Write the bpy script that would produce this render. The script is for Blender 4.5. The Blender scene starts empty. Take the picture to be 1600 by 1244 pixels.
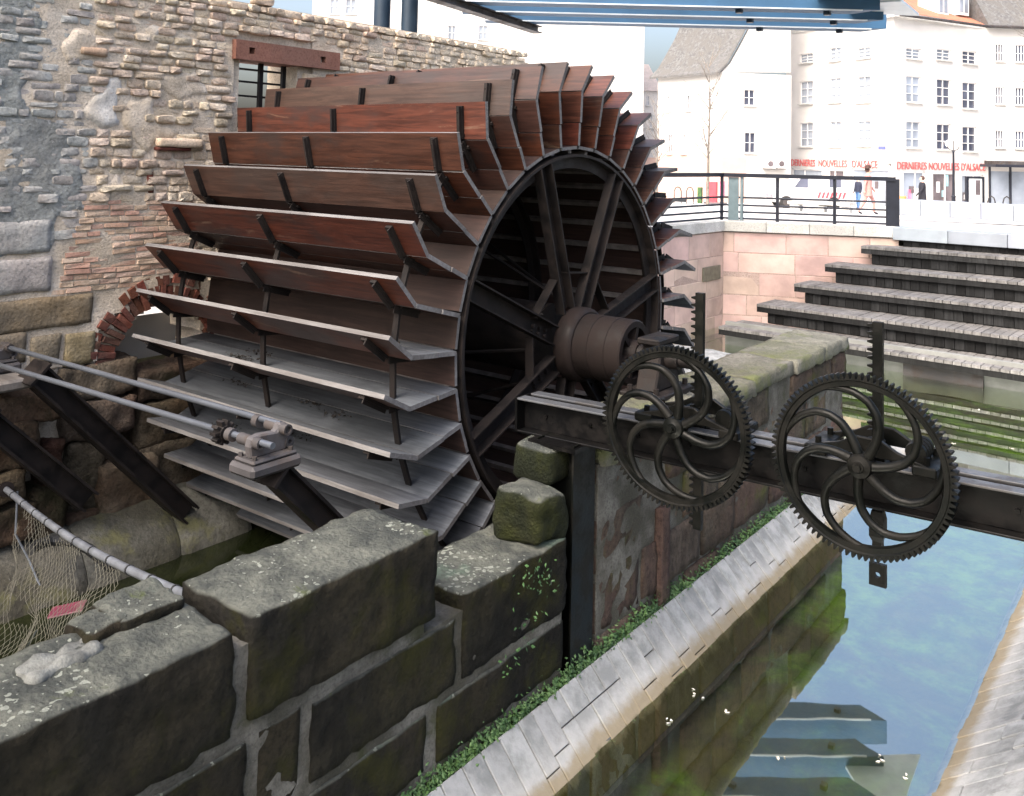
import bpy, bmesh, math, random
from mathutils import Vector, Matrix, noise

# ------------------------------------------------------------------ camera, sky, sun, exposure
S = bpy.context.scene
COL = S.collection
CAM_R = Matrix(((0.79725756, 0.0149307, 0.6034546),
                (0.60323916, -0.0560997, -0.79558491),
                (0.02197498, 0.99831353, -0.05373269)))
F_PX = 1432.4; PX, PY = 800.0, 167.66                     # focal length and optical centre for a 1600 px wide frame
cam_d = bpy.data.cameras.new('camera'); cam = bpy.data.objects.new('camera', cam_d); COL.objects.link(cam)
cam.matrix_world = CAM_R.to_4x4()
cam_d.sensor_width = 36.0; cam_d.lens = 36.0*F_PX/1600.0
cam_d.shift_y = (PY-622.0)/1600.0
cam_d.clip_start = 0.05; cam_d.clip_end = 2000
S.camera = cam

SUN_EL, SUN_AZ = math.radians(50), math.radians(182)      # azimuth clockwise from +Y
W = bpy.data.worlds.new('World'); S.world = W; W.use_nodes = True
nt = W.node_tree; bg = nt.nodes['Background']
sky = nt.nodes.new('ShaderNodeTexSky'); sky.sky_type = 'NISHITA'; sky.sun_disc = False
sky.sun_elevation = SUN_EL; sky.sun_rotation = SUN_AZ
sky.air_density = 1.0; sky.dust_density = 8.5; sky.ozone_density = 1.0
nt.links.new(sky.outputs[0], bg.inputs[0]); bg.inputs[1].default_value = 0.15
sl = bpy.data.lights.new('sun', 'SUN'); sl.energy = 0.6; sl.angle = math.radians(40); sl.color = (1.0, 0.98, 0.96)
so = bpy.data.objects.new('sun', sl); COL.objects.link(so)
sd = Vector((math.sin(SUN_AZ)*math.cos(SUN_EL), math.cos(SUN_AZ)*math.cos(SUN_EL), math.sin(SUN_EL)))
so.rotation_euler = sd.to_track_quat('Z', 'Y').to_euler(); so.location = sd*60
S.view_settings.view_transform = 'Standard'; S.view_settings.look = 'None'
S.view_settings.gamma = 1.0; S.view_settings.exposure = 1.75
S.render.engine = 'CYCLES'
S.cycles.max_bounces = 8; S.cycles.transparent_max_bounces = 12

# ------------------------------------------------------------------ helpers
rng = random.Random(7)
def ray(u, v): return CAM_R @ Vector((u-PX, -(v-PY), -F_PX))
def aX(u, v, x): d = ray(u, v); return d*(x/d.x)
def aY(u, v, y): d = ray(u, v); return d*(y/d.y)
def aZ(u, v, z): d = ray(u, v); return d*(z/d.z)
def aV(u, v, p, dr):                                       # hit on the upright plane through p along dr
    d = ray(u, v); n = Vector((dr.y, -dr.x, 0)); return d*(p.dot(n)/d.dot(n))
def proj(w):
    c = CAM_R.transposed() @ Vector(w)
    return (PX+F_PX*c.x/-c.z, PY-F_PX*c.y/-c.z, -c.z)
VIEW = Vector((-0.604, 0.797, 0))
def depth(x, y): return x*VIEW.x+y*VIEW.y
def ground_z(x, y):
    return -1.4-0.033*max(0.0, min(75, depth(x, y))-20)

def lin(r, g, b): return tuple((c/255/12.92 if c/255 <= .04045 else ((c/255+.055)/1.055)**2.4) for c in (r, g, b))

class MB:
    def __init__(s): s.v = []; s.f = []; s.m = []
    def add(s, vs, fs, m=0):
        o = len(s.v); s.v += [tuple(p) for p in vs]; s.f += [tuple(i+o for i in f) for f in fs]; s.m += [m]*len(fs); return s
    def box(s, x0, x1, y0, y1, z0, z1, m=0):
        return s.add([(x0,y0,z0),(x1,y0,z0),(x1,y1,z0),(x0,y1,z0),(x0,y0,z1),(x1,y0,z1),(x1,y1,z1),(x0,y1,z1)],
                     [(0,3,2,1),(4,5,6,7),(0,1,5,4),(1,2,6,5),(2,3,7,6),(3,0,4,7)], m)
    def obox(s, c, ax, ay, az, m=0):                      # centre and three half-axes
        c, ax, ay, az = map(Vector, (c, ax, ay, az))
        vs = [c+ax*i+ay*j+az*k for k in (-1,1) for (i,j) in ((-1,-1),(1,-1),(1,1),(-1,1))]
        return s.add(vs, [(0,3,2,1),(4,5,6,7),(0,1,5,4),(1,2,6,5),(2,3,7,6),(3,0,4,7)], m)
    def beam(s, p, q, w, h, up=(0,0,1), m=0):             # bar from p to q, width w across, h along up
        p, q = Vector(p), Vector(q); d = (q-p); L = d.length; d.normalize(); up = Vector(up)
        sx = d.cross(up); sx.normalize(); u = sx.cross(d)
        return s.obox((p+q)/2, d*L/2, sx*w/2, u*h/2, m)
    def ring(s, c, r, d, n, ph=0):
        d = Vector(d).normalized(); a = d.orthogonal().normalized(); b = d.cross(a)
        return [Vector(c)+a*r*math.cos(ph+2*math.pi*i/n)+b*r*math.sin(ph+2*math.pi*i/n) for i in range(n)]
    def loft(s, rings, cap=True, m=0, closed=False):
        o = len(s.v); n = len(rings[0])
        for r in rings: s.v += [tuple(p) for p in r]
        k = len(rings)
        for i in range(k if closed else k-1):
            j = (i+1) % k
            for t in range(n):
                s.f.append((o+i*n+t, o+i*n+(t+1) % n, o+j*n+(t+1) % n, o+j*n+t)); s.m.append(m)
        if cap and not closed:
            s.f.append(tuple(o+t for t in reversed(range(n)))); s.m.append(m)
            s.f.append(tuple(o+(k-1)*n+t for t in range(n))); s.m.append(m)
        return s
    def cyl(s, p, q, r, n=12, r2=None, m=0):
        d = Vector(q)-Vector(p); return s.loft([s.ring(p, r, d, n), s.ring(q, r if r2 is None else r2, d, n)], m=m)
    def tube(s, path, r, n=8, m=0, closed=False):
        path = [Vector(p) for p in path]; rs = r if isinstance(r, (list, tuple)) else [r]*len(path); rings = []; ref = None
        for i, p in enumerate(path):
            a = path[(i-1) % len(path)] if (i or closed) else p; b = path[(i+1) % len(path)] if (i < len(path)-1 or closed) else p
            d = (b-a).normalized()
            if ref is None: ref = d.orthogonal().normalized()
            x = (ref-d*ref.dot(d)).normalized(); ref = x; y = d.cross(x)
            rings.append([p+(x*math.cos(2*math.pi*t/n)+y*math.sin(2*math.pi*t/n))*rs[i] for t in range(n)])
        return s.loft(rings, m=m, closed=closed)
    def lathe(s, p, d, prof, n=24, m=0):                   # prof: (distance along d, radius)
        d = Vector(d).normalized(); return s.loft([s.ring(Vector(p)+d*t, max(r, 1e-4), d, n) for t, r in prof], m=m)
    def prism(s, poly, off, m=0):                          # polygon of 3-d points pushed along off
        n = len(poly); off = Vector(off); a = [Vector(p) for p in poly]; b = [p+off for p in a]
        return s.add(a+b, [tuple(reversed(range(n))), tuple(range(n, 2*n))]+[(i, (i+1) % n, n+(i+1) % n, n+i) for i in range(n)], m)
    def mesh(s, name, mats, smooth=False, sharp=None):
        me = bpy.data.meshes.new(name); me.from_pydata(s.v, [], s.f)
        bm = bmesh.new(); bm.from_mesh(me); bmesh.ops.recalc_face_normals(bm, faces=bm.faces); bm.to_mesh(me); bm.free()
        for k in (mats if isinstance(mats, (list, tuple)) else [mats]): me.materials.append(M[k])
        if any(s.m): me.polygons.foreach_set('material_index', s.m)
        if smooth:
            me.polygons.foreach_set('use_smooth', [True]*len(me.polygons))
            if sharp: me.set_sharp_from_angle(angle=math.radians(sharp))
        me.update(); return me
    def build(s, name, mats, parent=None, smooth=False, sharp=40, bevel=0):
        return obj(name, s.mesh(name, mats, smooth, sharp), parent, bevel)

def obj(name, me, parent=None, bevel=0):
    o = bpy.data.objects.new(name, me); COL.objects.link(o)
    if parent: o.parent = parent
    if bevel:
        b = o.modifiers.new('bevel', 'BEVEL'); b.width = bevel; b.segments = 1; b.limit_method = 'ANGLE'
    return o
def tag(o, label, cat, group=None):
    o['label'] = label; o['category'] = cat
    if group: o['group'] = group
    return o
def struct(o): o['kind'] = 'structure'; return o
def stuff(o): o['kind'] = 'stuff'; return o
def thing(name, label, cat, loc=(0,0,0), rz=0, group=None):
    o = bpy.data.objects.new(name, None); COL.objects.link(o); o.location = loc; o.rotation_euler = (0,0,rz)
    o.empty_display_size = .1
    return tag(o, label, cat, group)

def fbm(p, sc=1.0, oct=3):
    return noise.fractal(Vector(p)*sc, 1.0, 2.0, oct)
def rough_mesh(name, mats, lo, hi, res=.07, amp=.012, rnd=.03, seed=0, sc=4.0, big=0.0, skew=0.0):
    """a hewn block: box between lo and hi with rounded, chipped and uneven faces"""
    lo, hi = Vector(lo), Vector(hi); c = (lo+hi)/2; h = (hi-lo)/2; rr = random.Random(seed)
    n = [max(2, min(34, int(round(2*h[i]/res)))) for i in range(3)]
    bm = bmesh.new(); verts = {}
    def V(i, j, k):
        key = (i, j, k)
        if key not in verts:
            p = Vector(((2*i/n[0]-1)*h.x, (2*j/n[1]-1)*h.y, (2*k/n[2]-1)*h.z))
            r = min(rnd, h.x*.9, h.y*.9, h.z*.9)
            q = Vector(tuple(max(-h[a]+r, min(h[a]-r, p[a])) for a in range(3)))
            d = p-q
            nrm = d.normalized() if d.length > 1e-6 else Vector((0, 0, 1))
            p = q+nrm*r if d.length > 1e-6 else p
            so_ = Vector((seed*3.7, seed*1.3, seed*.7))
            t = fbm((p+c)*sc+so_, 1.0, 4)*amp+fbm((p+c)*1.7+so_*2, 1.0, 2)*big
            p = p+nrm*t+Vector((0, 0, skew*p.y))
            verts[key] = bm.verts.new(c+p)
        return verts[key]
    for a, (b_, c_) in ((0, (1, 2)), (1, (2, 0)), (2, (0, 1))):
        for side in (0, n[a]):
            for i in range(n[b_]):
                for j in range(n[c_]):
                    def K(ii, jj):
                        t = [0, 0, 0]; t[a] = side; t[b_] = ii; t[c_] = jj; return V(*t)
                    f = [K(i, j), K(i+1, j), K(i+1, j+1), K(i, j+1)]
                    bm.faces.new(f if side else f[::-1])
    me = bpy.data.meshes.new(name); bm.to_mesh(me); bm.free()
    for k in (mats if isinstance(mats, (list, tuple)) else [mats]): me.materials.append(M[k])
    me.polygons.foreach_set('use_smooth', [True]*len(me.polygons)); return me
def rough(name, mats, lo, hi, parent=None, **k):
    return obj(name, rough_mesh(name, mats, lo, hi, **k), parent)

# ------------------------------------------------------------------ materials
M = {}
class NT:
    def __init__(s, name):
        m = bpy.data.materials.new(name); m.use_nodes = True; s.m = m; s.t = m.node_tree; s.b = s.t.nodes['Principled BSDF']; M[name] = m
        g = s.n('ShaderNodeNewGeometry'); s.geo = g; oi = s.n('ShaderNodeObjectInfo'); s.rand = oi.outputs['Random']
        mul = s.n('ShaderNodeVectorMath'); mul.operation = 'ADD'
        sc = s.n('ShaderNodeMath'); sc.operation = 'MULTIPLY'; s.l(s.rand, sc.inputs[0]); sc.inputs[1].default_value = 37.0
        s.l(g.outputs['Position'], mul.inputs[0]); s.l(sc.outputs[0], mul.inputs[1]); s.pos = mul.outputs[0]; s.wpos = g.outputs['Position']
    def n(s, t): return s.t.nodes.new(t)
    def l(s, a, b): s.t.links.new(a, b)
    def stretch(s, k, src=None):
        m = s.n('ShaderNodeVectorMath'); m.operation = 'MULTIPLY'; s.l(src or s.pos, m.inputs[0]); m.inputs[1].default_value = k; return m.outputs[0]
    def noise(s, scale, detail=4, rough=.55, vec=None, dist=0):
        n = s.n('ShaderNodeTexNoise'); n.inputs['Scale'].default_value = scale; n.inputs['Detail'].default_value = detail
        n.inputs['Roughness'].default_value = rough; n.inputs['Distortion'].default_value = dist; s.l(vec or s.pos, n.inputs['Vector']); return n.outputs['Fac']
    def voro(s, scale, vec=None, feat='F1'):
        n = s.n('ShaderNodeTexVoronoi'); n.feature = feat; n.inputs['Scale'].default_value = scale; s.l(vec or s.pos, n.inputs['Vector']); return n
    def ramp(s, fac, a, b):                                # smooth 0..1 between a and b
        n = s.n('ShaderNodeMapRange'); n.interpolation_type = 'SMOOTHSTEP'; s.l(fac, n.inputs[0]); n.inputs[1].default_value = a; n.inputs[2].default_value = b; return n.outputs[0]
    def math(s, op, a, b=None):
        n = s.n('ShaderNodeMath'); n.operation = op
        for i, x in enumerate((a, b)):
            if x is None: continue
            if isinstance(x, (int, float)): n.inputs[i].default_value = x
            else: s.l(x, n.inputs[i])
        return n.outputs[0]
    def mix(s, fac, a, b, mode='MIX'):
        n = s.n('ShaderNodeMix'); n.data_type = 'RGBA'; n.blend_type = mode
        for sock, x in ((n.inputs[0], fac), (n.inputs[6], a), (n.inputs[7], b)):
            if isinstance(x, (int, float)): sock.default_value = x
            elif isinstance(x, tuple): sock.default_value = x+(1,)
            else: s.l(x, sock)
        return n.outputs[2]
    def up(s, a=.55, b=.85):
        sp = s.n('ShaderNodeSeparateXYZ'); s.l(s.geo.outputs['Normal'], sp.inputs[0]); return s.ramp(sp.outputs[2], a, b)
    def vary(s, col, amt=.25, hue=.02):
        h = s.n('ShaderNodeHueSaturation'); s.l(col, h.inputs['Color'])
        mr = s.n('ShaderNodeMapRange'); s.l(s.rand, mr.inputs[0]); mr.inputs[3].default_value = 1-amt; mr.inputs[4].default_value = 1+amt; s.l(mr.outputs[0], h.inputs['Value'])
        r2 = s.math('FRACT', s.math('MULTIPLY', s.rand, 91.7)); mh = s.n('ShaderNodeMapRange'); s.l(r2, mh.inputs[0]); mh.inputs[3].default_value = .5-hue; mh.inputs[4].default_value = .5+hue; s.l(mh.outputs[0], h.inputs['Hue'])
        return h.outputs[0]
    def done(s, col, rough=.8, bump=None, bs=.5, bd=.02, metal=0, spec=.5):
        if isinstance(col, tuple): s.b.inputs['Base Color'].default_value = col+(1,)
        else: s.l(col, s.b.inputs['Base Color'])
        if isinstance(rough, (int, float)): s.b.inputs['Roughness'].default_value = rough
        else: s.l(rough, s.b.inputs['Roughness'])
        s.b.inputs['Metallic'].default_value = metal; s.b.inputs['Specular IOR Level'].default_value = spec
        if bump is not None:
            b = s.n('ShaderNodeBump'); b.inputs['Strength'].default_value = bs; b.inputs['Distance'].default_value = bd; s.l(bump, b.inputs['Height']); s.l(b.outputs[0], s.b.inputs['Normal'])
        return s.m

def simple(name, col, rough=.6, metal=0, var=.15, sc=6, bump=.0, spec=.5, amt=0):
    t = NT(name); f = t.noise(sc, 5); a = tuple(c*(1-var) for c in col); b = tuple(min(1, c*(1+var)) for c in col)
    c = t.mix(t.ramp(f, .3, .7), a, b)
    if amt: c = t.vary(c, amt)
    t.done(c, rough, t.noise(sc*6, 4) if bump else None, .4, bump, metal, spec)

def stone(name, c1, c2, c3, sc=3, amt=.2, bump=.015, moss=None, mossamt=.5, lichen=0, streak=0, rough=.85, hue=.015, bs=.7):
    t = NT(name)
    f = t.ramp(t.noise(sc, 6, .6), .35, .65); g = t.ramp(t.noise(sc*.35, 4), .4, .62); h = t.noise(sc*9, 4, .65)
    c = t.mix(g, t.mix(f, c1, c2), c3); c = t.mix(t.math('MULTIPLY', t.ramp(h, .42, .75), .6), c, tuple(x*.35 for x in c1)); c = t.mix(t.math('MULTIPLY', t.ramp(t.noise(sc*22, 3, .7), .6, .72), .5), c, tuple(min(1, x*1.45) for x in c2))
    if amt: c = t.vary(c, amt, hue)
    if streak:
        s_ = t.ramp(t.noise(2.2, 4, .6, t.stretch((3.0, 3.0, .25))), .5, .7); c = t.mix(t.math('MULTIPLY', s_, streak), c, tuple(x*.25 for x in c1))
    if moss:
        mf = t.math('MULTIPLY', t.ramp(t.noise(2.1, 6, .65, t.wpos), .62-.3*mossamt, .74-.2*mossamt), .85)
        c = t.mix(mf, c, moss)
    if lichen:
        u = t.up(.5, .8)
        nv = t.n('ShaderNodeTexNoise'); nv.inputs['Scale'].default_value = 24; t.l(t.wpos, nv.inputs['Vector']); va = t.n('ShaderNodeVectorMath'); va.operation = 'MULTIPLY_ADD'; t.l(nv.outputs['Color'], va.inputs[0]); va.inputs[1].default_value = (.06,.06,.06); t.l(t.wpos, va.inputs[2]); v = t.voro(23, va.outputs[0]); w = t.math('LESS_THAN', v.outputs['Distance'], t.math('MULTIPLY', t.ramp(t.noise(2.3, 3, .5, t.wpos), .36, .7), .4*lichen))
        c = t.mix(u, c, t.mix(t.ramp(t.noise(3.5, 6, .7, t.wpos), .35, .7), (.06, .067, .064), (.175, .185, .16)))
        c = t.mix(t.math('MULTIPLY', w, t.math('MULTIPLY', u, .8)), c, (.36, .39, .34))
        pl = t.ramp(t.noise(1.3, 5, .6, t.wpos), .6, .68); c = t.mix(t.math('MULTIPLY', t.math('MULTIPLY', pl, u), .75), c, (.15, .21, .165))
        yl = t.ramp(t.noise(2.7, 6, .7, t.stretch((1, 1, 1), t.wpos), .6), .6, .7); c = t.mix(t.math('MULTIPLY', t.math('MULTIPLY', yl, u), .6), c, (.085, .11, .025))
    hb = t.math('ADD', t.math('ADD', t.noise(sc*3, 10, .78), t.math('MULTIPLY', t.noise(sc*13, 6, .8), .55)), t.math('MULTIPLY', t.voro(sc*11).outputs['Distance'], .3))
    t.done(c, rough, hb, bs, bump, 0, .15)

stone('wall_stone', (.0055, .0055, .0052), (.021, .02, .0165), (.031, .027, .017), 3.2, .35, .06, moss=(.027, .028, .006), mossamt=.46, lichen=1.0, streak=.5, bs=1.0)
stone('far_wall_stone', (.034, .028, .0225), (.085, .07, .056), (.095, .064, .052), 2.6, .28, .04, moss=(.06, .066, .018), mossamt=.35, streak=.45, bs=1.0)
stone('slab_stone', (.13, .13, .112), (.22, .215, .185), (.12, .123, .09), 3, .12, .03, moss=(.11, .125, .055), mossamt=.36, bs=.9)
stone('mossy_stone', (.014, .018, .009), (.032, .034, .014), (.013, .017, .009), 4, .12, .05, moss=(.026, .031, .007), mossamt=.5, lichen=.35, bs=1.0)
stone('mortar', (.1, .095, .083), (.14, .135, .12), (.065, .062, .05), 5, 0, .02, streak=.3)
stone('pale_mortar', (.085, .083, .074), (.15, .147, .135), (.055, .053, .042), 6, 0, .03, moss=(.04, .045, .02), mossamt=.2)
stone('rubble', (.58, .485, .38), (.66, .58, .48), (.55, .44, .34), 4, .17, .035, hue=.018)
stone('rubble_grey', (.34, .355, .34), (.45, .46, .44), (.38, .35, .325), 3, .14, .025, hue=.008)
stone('rubble_mortar', (.6, .52, .42), (.68, .61, .52), (.5, .43, .34), 5, 0, .03)
stone('plaster_white', (.7, .7, .68), (.62, .6, .56), (.55, .5, .43), 6, 0, .02)
stone('plaster_grey', (.36, .385, .375), (.5, .52, .505), (.3, .31, .3), 2.6, 0, .06, bs=1.0)
stone('brick_pale', (.48, .36, .27), (.57, .45, .36), (.48, .3, .22), 5, .16, .012, hue=.012)
stone('brick_red', (.13, .043, .028), (.19, .075, .052), (.11, .062, .048), 6, .24, .012, hue=.012)
stone('sandstone', (.22, .17, .1), (.28, .23, .155), (.18, .155, .115), 3, .1, .03)
stone('brown_stone', (.075, .06, .045), (.15, .125, .096), (.12, .08, .055), 3, .25, .04, moss=(.028, .029, .016), mossamt=.3, bs=1.0)
stone('red_stone', (.09, .048, .032), (.16, .09, .06), (.1, .078, .055), 3, .2, .04, moss=(.03, .03, .016), mossamt=.25, bs=1.0)
stone('lip_stone', (.08, .08, .07), (.145, .145, .13), (.06, .058, .045), 2.5, .1, .03, moss=(.12, .12, .06), mossamt=.3)
stone('lintel', (.2, .095, .07), (.24, .12, .092), (.19, .105, .083), 5, 0, .01)
simple('quay_pink', (.53, .395, .345), .85, 0, .16, 1.8, bump=.01, spec=.2, amt=.12)
stone('quay_joint', (.4, .3, .26), (.48, .38, .34), (.4, .31, .27), 4, 0, .01)
stone('coping', (.52, .52, .5), (.62, .62, .6), (.45, .45, .43), 4, .1, .006)
simple('edging_blue', (.25, .28, .325), .7, 0, .12, 2, amt=.1)
simple('paving', (.48, .47, .455), .85, 0, .1, 1.1)
t = NT('bank_slab')
sp_ = t.n('ShaderNodeSeparateXYZ'); t.l(t.wpos, sp_.inputs[0]); zz_ = t.math('ADD', sp_.outputs[2], t.math('MULTIPLY', t.math('SUBTRACT', t.noise(5, 5, .7, t.wpos), .5), .12))
c = t.mix(t.ramp(t.noise(6, 6, .65), .35, .65), (.15, .16, .165), (.25, .262, .27)); c = t.vary(c, .14, .01)
c = t.mix(t.math('MULTIPLY', t.ramp(t.noise(3.2, 7, .7, t.wpos), .56, .68), .6), c, (.09, .092, .085))
c = t.mix(t.math('MULTIPLY', t.ramp(zz_, -3.6, -3.72), .5), c, (.34, .345, .34))
c = t.mix(t.math('MULTIPLY', t.ramp(zz_, -3.7, -3.77), .85), c, (.17, .14, .09)); c = t.mix(t.ramp(zz_, -3.79, -3.84), c, t.mix(t.noise(5, 5, .7, t.wpos), (.022, .02, .006), (.06, .055, .014)))
t.done(c, .9, t.noise(14, 8, .75), .8, .012, 0, .1)
simple('render_white', (.54, .53, .515), .85, 0, .05, .7)
simple('render_pink', (.5, .36, .31), .85, 0, .05, .7)
stone('roof_tile', (.36, .16, .09), (.43, .2, .12), (.33, .155, .1), 4, .1, .01)
stone('roof_slate', (.1, .102, .105), (.17, .172, .175), (.13, .128, .125), 5, .1, .01)
stone('far_roof', (.5, .42, .38), (.56, .48, .44), (.46, .4, .36), 3, 0, .01)
stone('earth', (.05, .045, .032), (.075, .07, .05), (.06, .06, .035), 4, 0, .03)

def iron(name, base, rust, amt=.5, rough=.55, metal=0, spec=.2):
    t = NT(name); r = t.ramp(t.noise(5, 8, .7), .5-.25*amt, .72-.2*amt); g = t.ramp(t.noise(1.4, 4), .35, .7)
    c = t.mix(g, tuple(x*.7 for x in base), tuple(x*1.3 for x in base)); c = t.mix(t.math('MULTIPLY', r, .75), c, rust); c = t.vary(c, .15, .005)
    ro = t.n('ShaderNodeMapRange'); t.l(r, ro.inputs[0]); ro.inputs[3].default_value = rough-.12; ro.inputs[4].default_value = rough+.2
    t.done(c, ro.outputs[0], t.noise(30, 6, .7), .5, .004, metal, spec)
iron('gear_iron', (.0025, .003, .0027), (.0065, .006, .0048), .35, .45, 0, .14)
iron('beam_iron', (.0022, .0023, .0026), (.005, .0042, .0038), .35, .42, 0, .18)
iron('flange_worn_sheen', (.05, .054, .06), (.03, .027, .025), .3, .4, 0, .5)  # paler copy of beam_iron: wear plus sky reflection put into the colour
iron('wheel_iron', (.0095, .0088, .0092), (.019, .0145, .013), .55, .55, 0)
iron('hub_iron', (.0075, .006, .006), (.013, .0085, .0075), .7, .6, 0)
simple('shaft_steel', (.16, .18, .215), .3, .7, .12, 2.5, spec=.5)
iron('bearing_iron', (.055, .053, .056), (.05, .038, .031), .3, .55, 0)
simple('iron_edge', (.19, .175, .17), .5, .2, .3, 8)

def wood(name, a, b, c3, rough, amt=.2, blot=.5, grain=(.6, 9, 9), spec=.2, pale=None, alt=None):
    t = NT(name); g = t.noise(3.0, 6, .65, t.stretch(grain), .6); c = t.mix(t.ramp(g, .3, .7), a, b)
    bl = t.ramp(t.noise(1.1, 6, .62, t.stretch((.7, 1.4, 1.4))), .5, .62); c = t.mix(t.math('MULTIPLY', bl, blot), c, c3)
    if alt: c = t.mix(t.math('MULTIPLY', t.ramp(t.math('FRACT', t.math('MULTIPLY', t.rand, 17.3)), .25, .95), .8), c, t.mix(t.ramp(g, .3, .7), tuple(.6*x for x in alt), alt))
    if pale:
        p = t.ramp(t.noise(2.6, 7, .75, t.stretch((.35, 2.2, 2.2)), .8), .6, .68); c = t.mix(t.math('MULTIPLY', p, .6), c, pale)
    c = t.mix(t.math('MULTIPLY', t.ramp(t.noise(2.3, 8, .75, t.stretch((.5, 1.6, 1.6))), .48, .66), .5*blot), c, tuple(.45*x for x in a)); c = t.vary(c, amt, .008)
    t.done(c, t.math('ADD', t.math('MULTIPLY', t.noise(4, 5), .25), rough-.12), g, .35, .006, 0, spec)
wood('paddle_red', (.032, .0105, .0065), (.085, .0275, .016), (.022, .0145, .0135), .45, .34, .85, pale=(.15, .095, .065), alt=(.045, .027, .022))
wood('paddle_outer', (.036, .0125, .0075), (.092, .031, .0175), (.034, .023, .021), .42, .34, .8, pale=(.17, .11, .075), spec=.4, alt=(.068, .05, .044))  # greyer copy of paddle_red: weathering plus sky sheen put into the colour
wood('paddle_grey', (.068, .076, .088), (.125, .136, .152), (.036, .039, .044), .42, .15, .6)
wood('paddle_edge', (.095, .092, .092), (.16, .158, .16), (.055, .048, .045), .6, .15, .5)
wood('sole_wood', (.03, .02, .018), (.055, .035, .03), (.02, .015, .014), .55, .2, .5)
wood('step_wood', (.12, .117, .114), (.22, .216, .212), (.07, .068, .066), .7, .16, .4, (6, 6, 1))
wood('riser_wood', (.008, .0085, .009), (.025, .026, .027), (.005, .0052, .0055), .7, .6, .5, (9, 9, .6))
wood('sill_timber', (.12, .11, .1), (.17, .16, .15), (.09, .08, .07), .7, .1)
simple('canopy_blue', (.025, .085, .17), .6, 0, .12, 1.5)
simple('canopy_light', (.5, .56, .62), .4, .1, .1, 2)
simple('column_blue', (.015, .03, .05), .4, .3, .2, 3)
simple('rail_dark', (.016, .019, .03), .45, .3, .2, 5)
simple('rail_teal', (.13, .18, .2), .5, .2, .1, 5)
simple('glass_dark', (.08, .09, .13), .12, 0, .3, .8, spec=.8)
simple('glass_pale', (.26, .3, .36), .12, 0, .25, .6, spec=.8)
simple('frame_white', (.82, .82, .82), .5, 0, .03, 3)
simple('letter_red', (.5, .1, .1), .5, 0, .1, 3)
simple('shop_dark', (.12, .1, .11), .3, 0, .3, 1.2)
simple('shop_cyan', (.35, .6, .66), .4, 0, .2, 2)
simple('shop_pinkred', (.75, .2, .33), .4, 0, .2, 2)
simple('plastic_orange', (.75, .3, .1), .5, 0, .1, 3)
simple('car_white', (.5, .5, .52), .25, 0, .02, 1, spec=.6)
simple('tyre', (.02, .02, .02), .8, 0, .2, 8)
simple('hazard_red', (.65, .06, .08), .4, 0, .1, 4)
simple('bark', (.17, .15, .13), .85, 0, .3, 6, bump=.01)
simple('cloth_black', (.012, .012, .02), .85, 0, .3, 10)
simple('cloth_pink', (.42, .22, .2), .85, 0, .1, 10)
simple('cloth_navy', (.02, .025, .05), .85, 0, .2, 10)
simple('denim', (.1, .2, .4), .85, 0, .2, 12)
simple('skin', (.6, .38, .29), .6, 0, .08, 6)
simple('hair_brown', (.06, .03, .025), .7, 0, .2, 20)
simple('sign_pink', (.11, .018, .04), .45, 0, .25, 5)
simple('pipe_steel', (.3, .33, .38), .3, .7, .2, 8)
simple('black_rubber', (.012, .013, .014), .55, 0, .2, 8)
simple('net_cord', (.09, .088, .07), .8, 0, .2, 10)
simple('enamel_blue', (.1, .12, .4), .4, 0, .1, 5)
simple('plaque_bronze', (.16, .16, .12), .5, .3, .2, 8)
simple('lichen_lump', (.085, .09, .086), .9, 0, .4, 14, bump=.02)
simple('litter', (.012, .009, .007), .8, 0, .3, 10)
simple('grey_board', (.2, .21, .2), .7, 0, .15, 3)
t = NT('leaf'); t.done(t.vary(t.mix(t.ramp(t.noise(9, 4, .6, t.wpos), .35, .65), (.022, .06, .016), (.055, .115, .03)), .2), .6, None); 
t = NT('algae')
f = t.ramp(t.noise(.9, 7, .68, t.stretch((1, .8, 1), t.wpos), .5), .42, .6); g = t.ramp(t.noise(3.2, 6, .7, t.wpos), .35, .7)
c = t.mix(f, t.mix(g, (.016, .0145, .004), (.05, .044, .01)), t.mix(g, (.02, .048, .0025), (.095, .18, .006)))
t.done(c, .9, t.noise(7, 6), .6, .05)
# water: clear, tinted, mirror-like
m = bpy.data.materials.new('water'); m.use_nodes = True; M['water'] = m; n = m.node_tree.nodes; L = m.node_tree.links
n.remove(n['Principled BSDF']); out = n['Material Output']
tr = n.new('ShaderNodeBsdfTransparent'); tr.inputs[0].default_value = (.93, .97, .82, 1)
gl = n.new('ShaderNodeBsdfGlossy'); gl.inputs['Roughness'].default_value = .015; gl.inputs[0].default_value = (.93, 1, .96, 1)
lw_ = n.new('ShaderNodeLayerWeight'); lw_.inputs[0].default_value = .5
pw_ = n.new('ShaderNodeMath'); pw_.operation = 'POWER'; pw_.inputs[1].default_value = 6.0; L.new(lw_.outputs['Facing'], pw_.inputs[0])
fr = n.new('ShaderNodeMapRange'); fr.inputs[3].default_value = .44; fr.inputs[4].default_value = .95; L.new(pw_.outputs[0], fr.inputs[0])
mx = n.new('ShaderNodeMixShader'); L.new(fr.outputs[0], mx.inputs[0]); L.new(tr.outputs[0], mx.inputs[1]); L.new(gl.outputs[0], mx.inputs[2]); L.new(mx.outputs[0], out.inputs[0])
nz = n.new('ShaderNodeTexNoise'); nz.inputs['Scale'].default_value = 1.3; nz.inputs['Detail'].default_value = 2
gp = n.new('ShaderNodeNewGeometry'); L.new(gp.outputs['Position'], nz.inputs['Vector'])
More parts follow.
